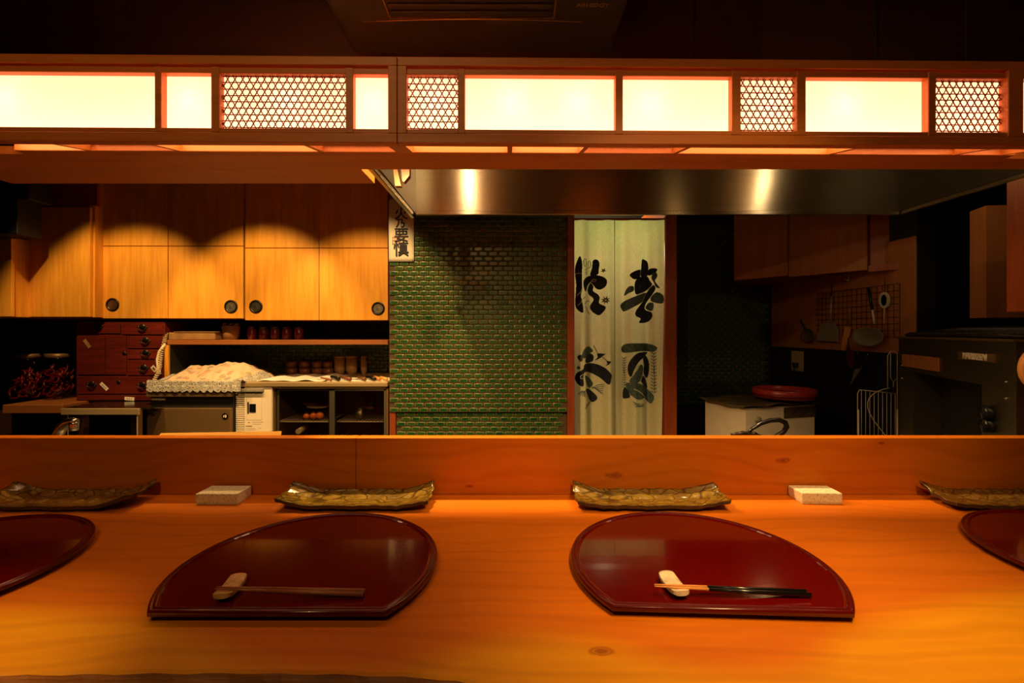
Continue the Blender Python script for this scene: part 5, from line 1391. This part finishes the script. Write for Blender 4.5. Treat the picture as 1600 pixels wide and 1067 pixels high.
for (u, v) in ((1410, 571), (1410, 591), (1573, 596.5), (1573, 622.5)):
    b = bm_(); p = FP(fs(u), -.002, fz(u, v)); ball(b, p, .0035, 1, 8); part('screw', b, 'chrome', t)
b = bm_(); fbox(b, -.01, s3+.01, -.012, .5, ztop+.0005, ztop+.008); part('top_edge', b, 'steel_dark', t)
t = thing('grill_grate', 'black slatted grill grate standing on top of the steel range', 'grate', FP(.5, .25, ztop+.008))
b = bm_()
for k in range(16):
    s = .02+k*.052; p, q = FP(s, .03, ztop+.022), FP(s, .46, ztop+.075); tube(b, [p, q], .006, 5)
tube(b, [FP(.0, .03, ztop+.015), FP(s3, .03, ztop+.015)], .007, 6); tube(b, [FP(0, .46, ztop+.075), FP(s3, .46, ztop+.075)], .007, 6)
for s in (.01, s3-.01): tube(b, [FP(s, .46, ztop+.0085), FP(s, .46, ztop+.075)], .006, 5)
part('bars', b, 'iron', t)
# wire rack left of the range
t = thing('wire_dish_rack', 'chrome wire rack with thin uprights left of the steel range', 'rack', (1.75, 2.25, .3))
def RP(u, v, D=2.27): return P(u, v, D)
b = bm_(); tube(b, [RP(1340, 700), RP(1340, 615), RP(1343, 609), RP(1402, 615)], .0022, 6)
for k in range(9): u = 1346+k*6.6; tube(b, [RP(u, 610+k*.6), RP(u, 700)], .0012, 5)
part('basket', b, 'wire', t)
b = bm_()
for u in (1341, 1402):
    for dy in (0,): p = RP(u, 700, 2.27); tube(b, [(p.x, p.y+dy, .001), (p.x, p.y+dy, RP(u, 640).z)], .004, 6)
part('stand', b, 'wire', t)
b = bm_(); tube(b, [RP(1387, 608), RP(1387, 556), RP(1391, 549), RP(1397, 548), RP(1402, 553), RP(1402, 700)], .0022, 6); tube(b, [RP(1391.5, 552), RP(1391.5, 590), RP(1396, 597), RP(1402, 590)], .0018, 6); tube(b, [RP(1396, 597), RP(1396, 605)], .0018, 6); part('hanger', b, 'wire', t)
b = bm_(); tube(b, [RP(1390+2*k-46*math.sin(k*.26), 606+1.5*k+k*k*.62) for k in range(12)], .0022, 6); part('hoop', b, 'wire', t)
# round wooden lid at the right edge
b = bm_(); c = P(1624, 576, 1.30); lathe(b, [(.064, 0), (.067, .004), (.067, .014), (.064, .018), (.001, .018)], (c.x, c.y, c.z), 36, 'y')
t = thing('wooden_board', 'round orange wooden board leaning at the right edge of the picture', 'board', (c.x, c.y, c.z-.067)); part('disc', b, 'stick_tip', t)
b = bm_(); box(b, c.x-.04, c.x+.04, c.y-.034, c.y-.0185, c.z-.008, c.z+.008, .003); part('grip', b, 'stick_tip', t)
b = bm_(); box(b, c.x-.01, c.x+.01, c.y-.017, c.y-.001, .802, c.z-.0675, .001); part('stand', b, 'steel_dull', t)

# ================================================================== lamp fixtures (off frame, they carry the lamps above)
def can(p, label, grp, hh=.10):
    t = thing('downlight', label, 'lamp', p, grp)
    b = bm_(); lathe(b, [(.052, .0), (.055, .004), (.055, hh), (.04, hh)], (p[0], p[1], p[2]), 20)
    bmesh.ops.delete(b, geom=[f for f in b.faces if len(f.verts) > 4], context='FACES'); part('housing', b, 'black_matt', t)
    if hh < .1:
        b = bm_(); tube(b, [(p[0], p[1]+.03, p[2]+.03), (p[0], 1.607, 1.975)], .006, 6); part('arm', b, 'black_matt', t)
for i, p in enumerate(KL): can((p[0], p[1], p[2]-.0), ['left', 'middle', 'right'][i]+' round downlight in the kitchen ceiling above the cupboards', 'kitchen downlights')
for i, p in enumerate(GL): can(p, ['right', 'rear', 'left', 'added far left'][i]+' round downlight in the ceiling above the guests', 'guest downlights')
can(KS[2], 'small lamp above the chopping block, behind the light box', 'lamps behind the light box', .045); can(KS[0], 'left small lamp under the ceiling behind the light box', 'lamps behind the light box', .045); can(KS[1], 'right small lamp under the ceiling behind the light box', 'lamps behind the light box', .045)
t = thing('fill_lamp', 'small added fill lamp hidden behind the right half of the light box', 'lamp', KP); b = bm_(); tube(b, [(KP[0], KP[1], KP[2]+.04), (KP[0], KP[1], 2.51)], .004, 6); part('cable', b, 'black_matt', t)  # cable made up for the added fill lamp
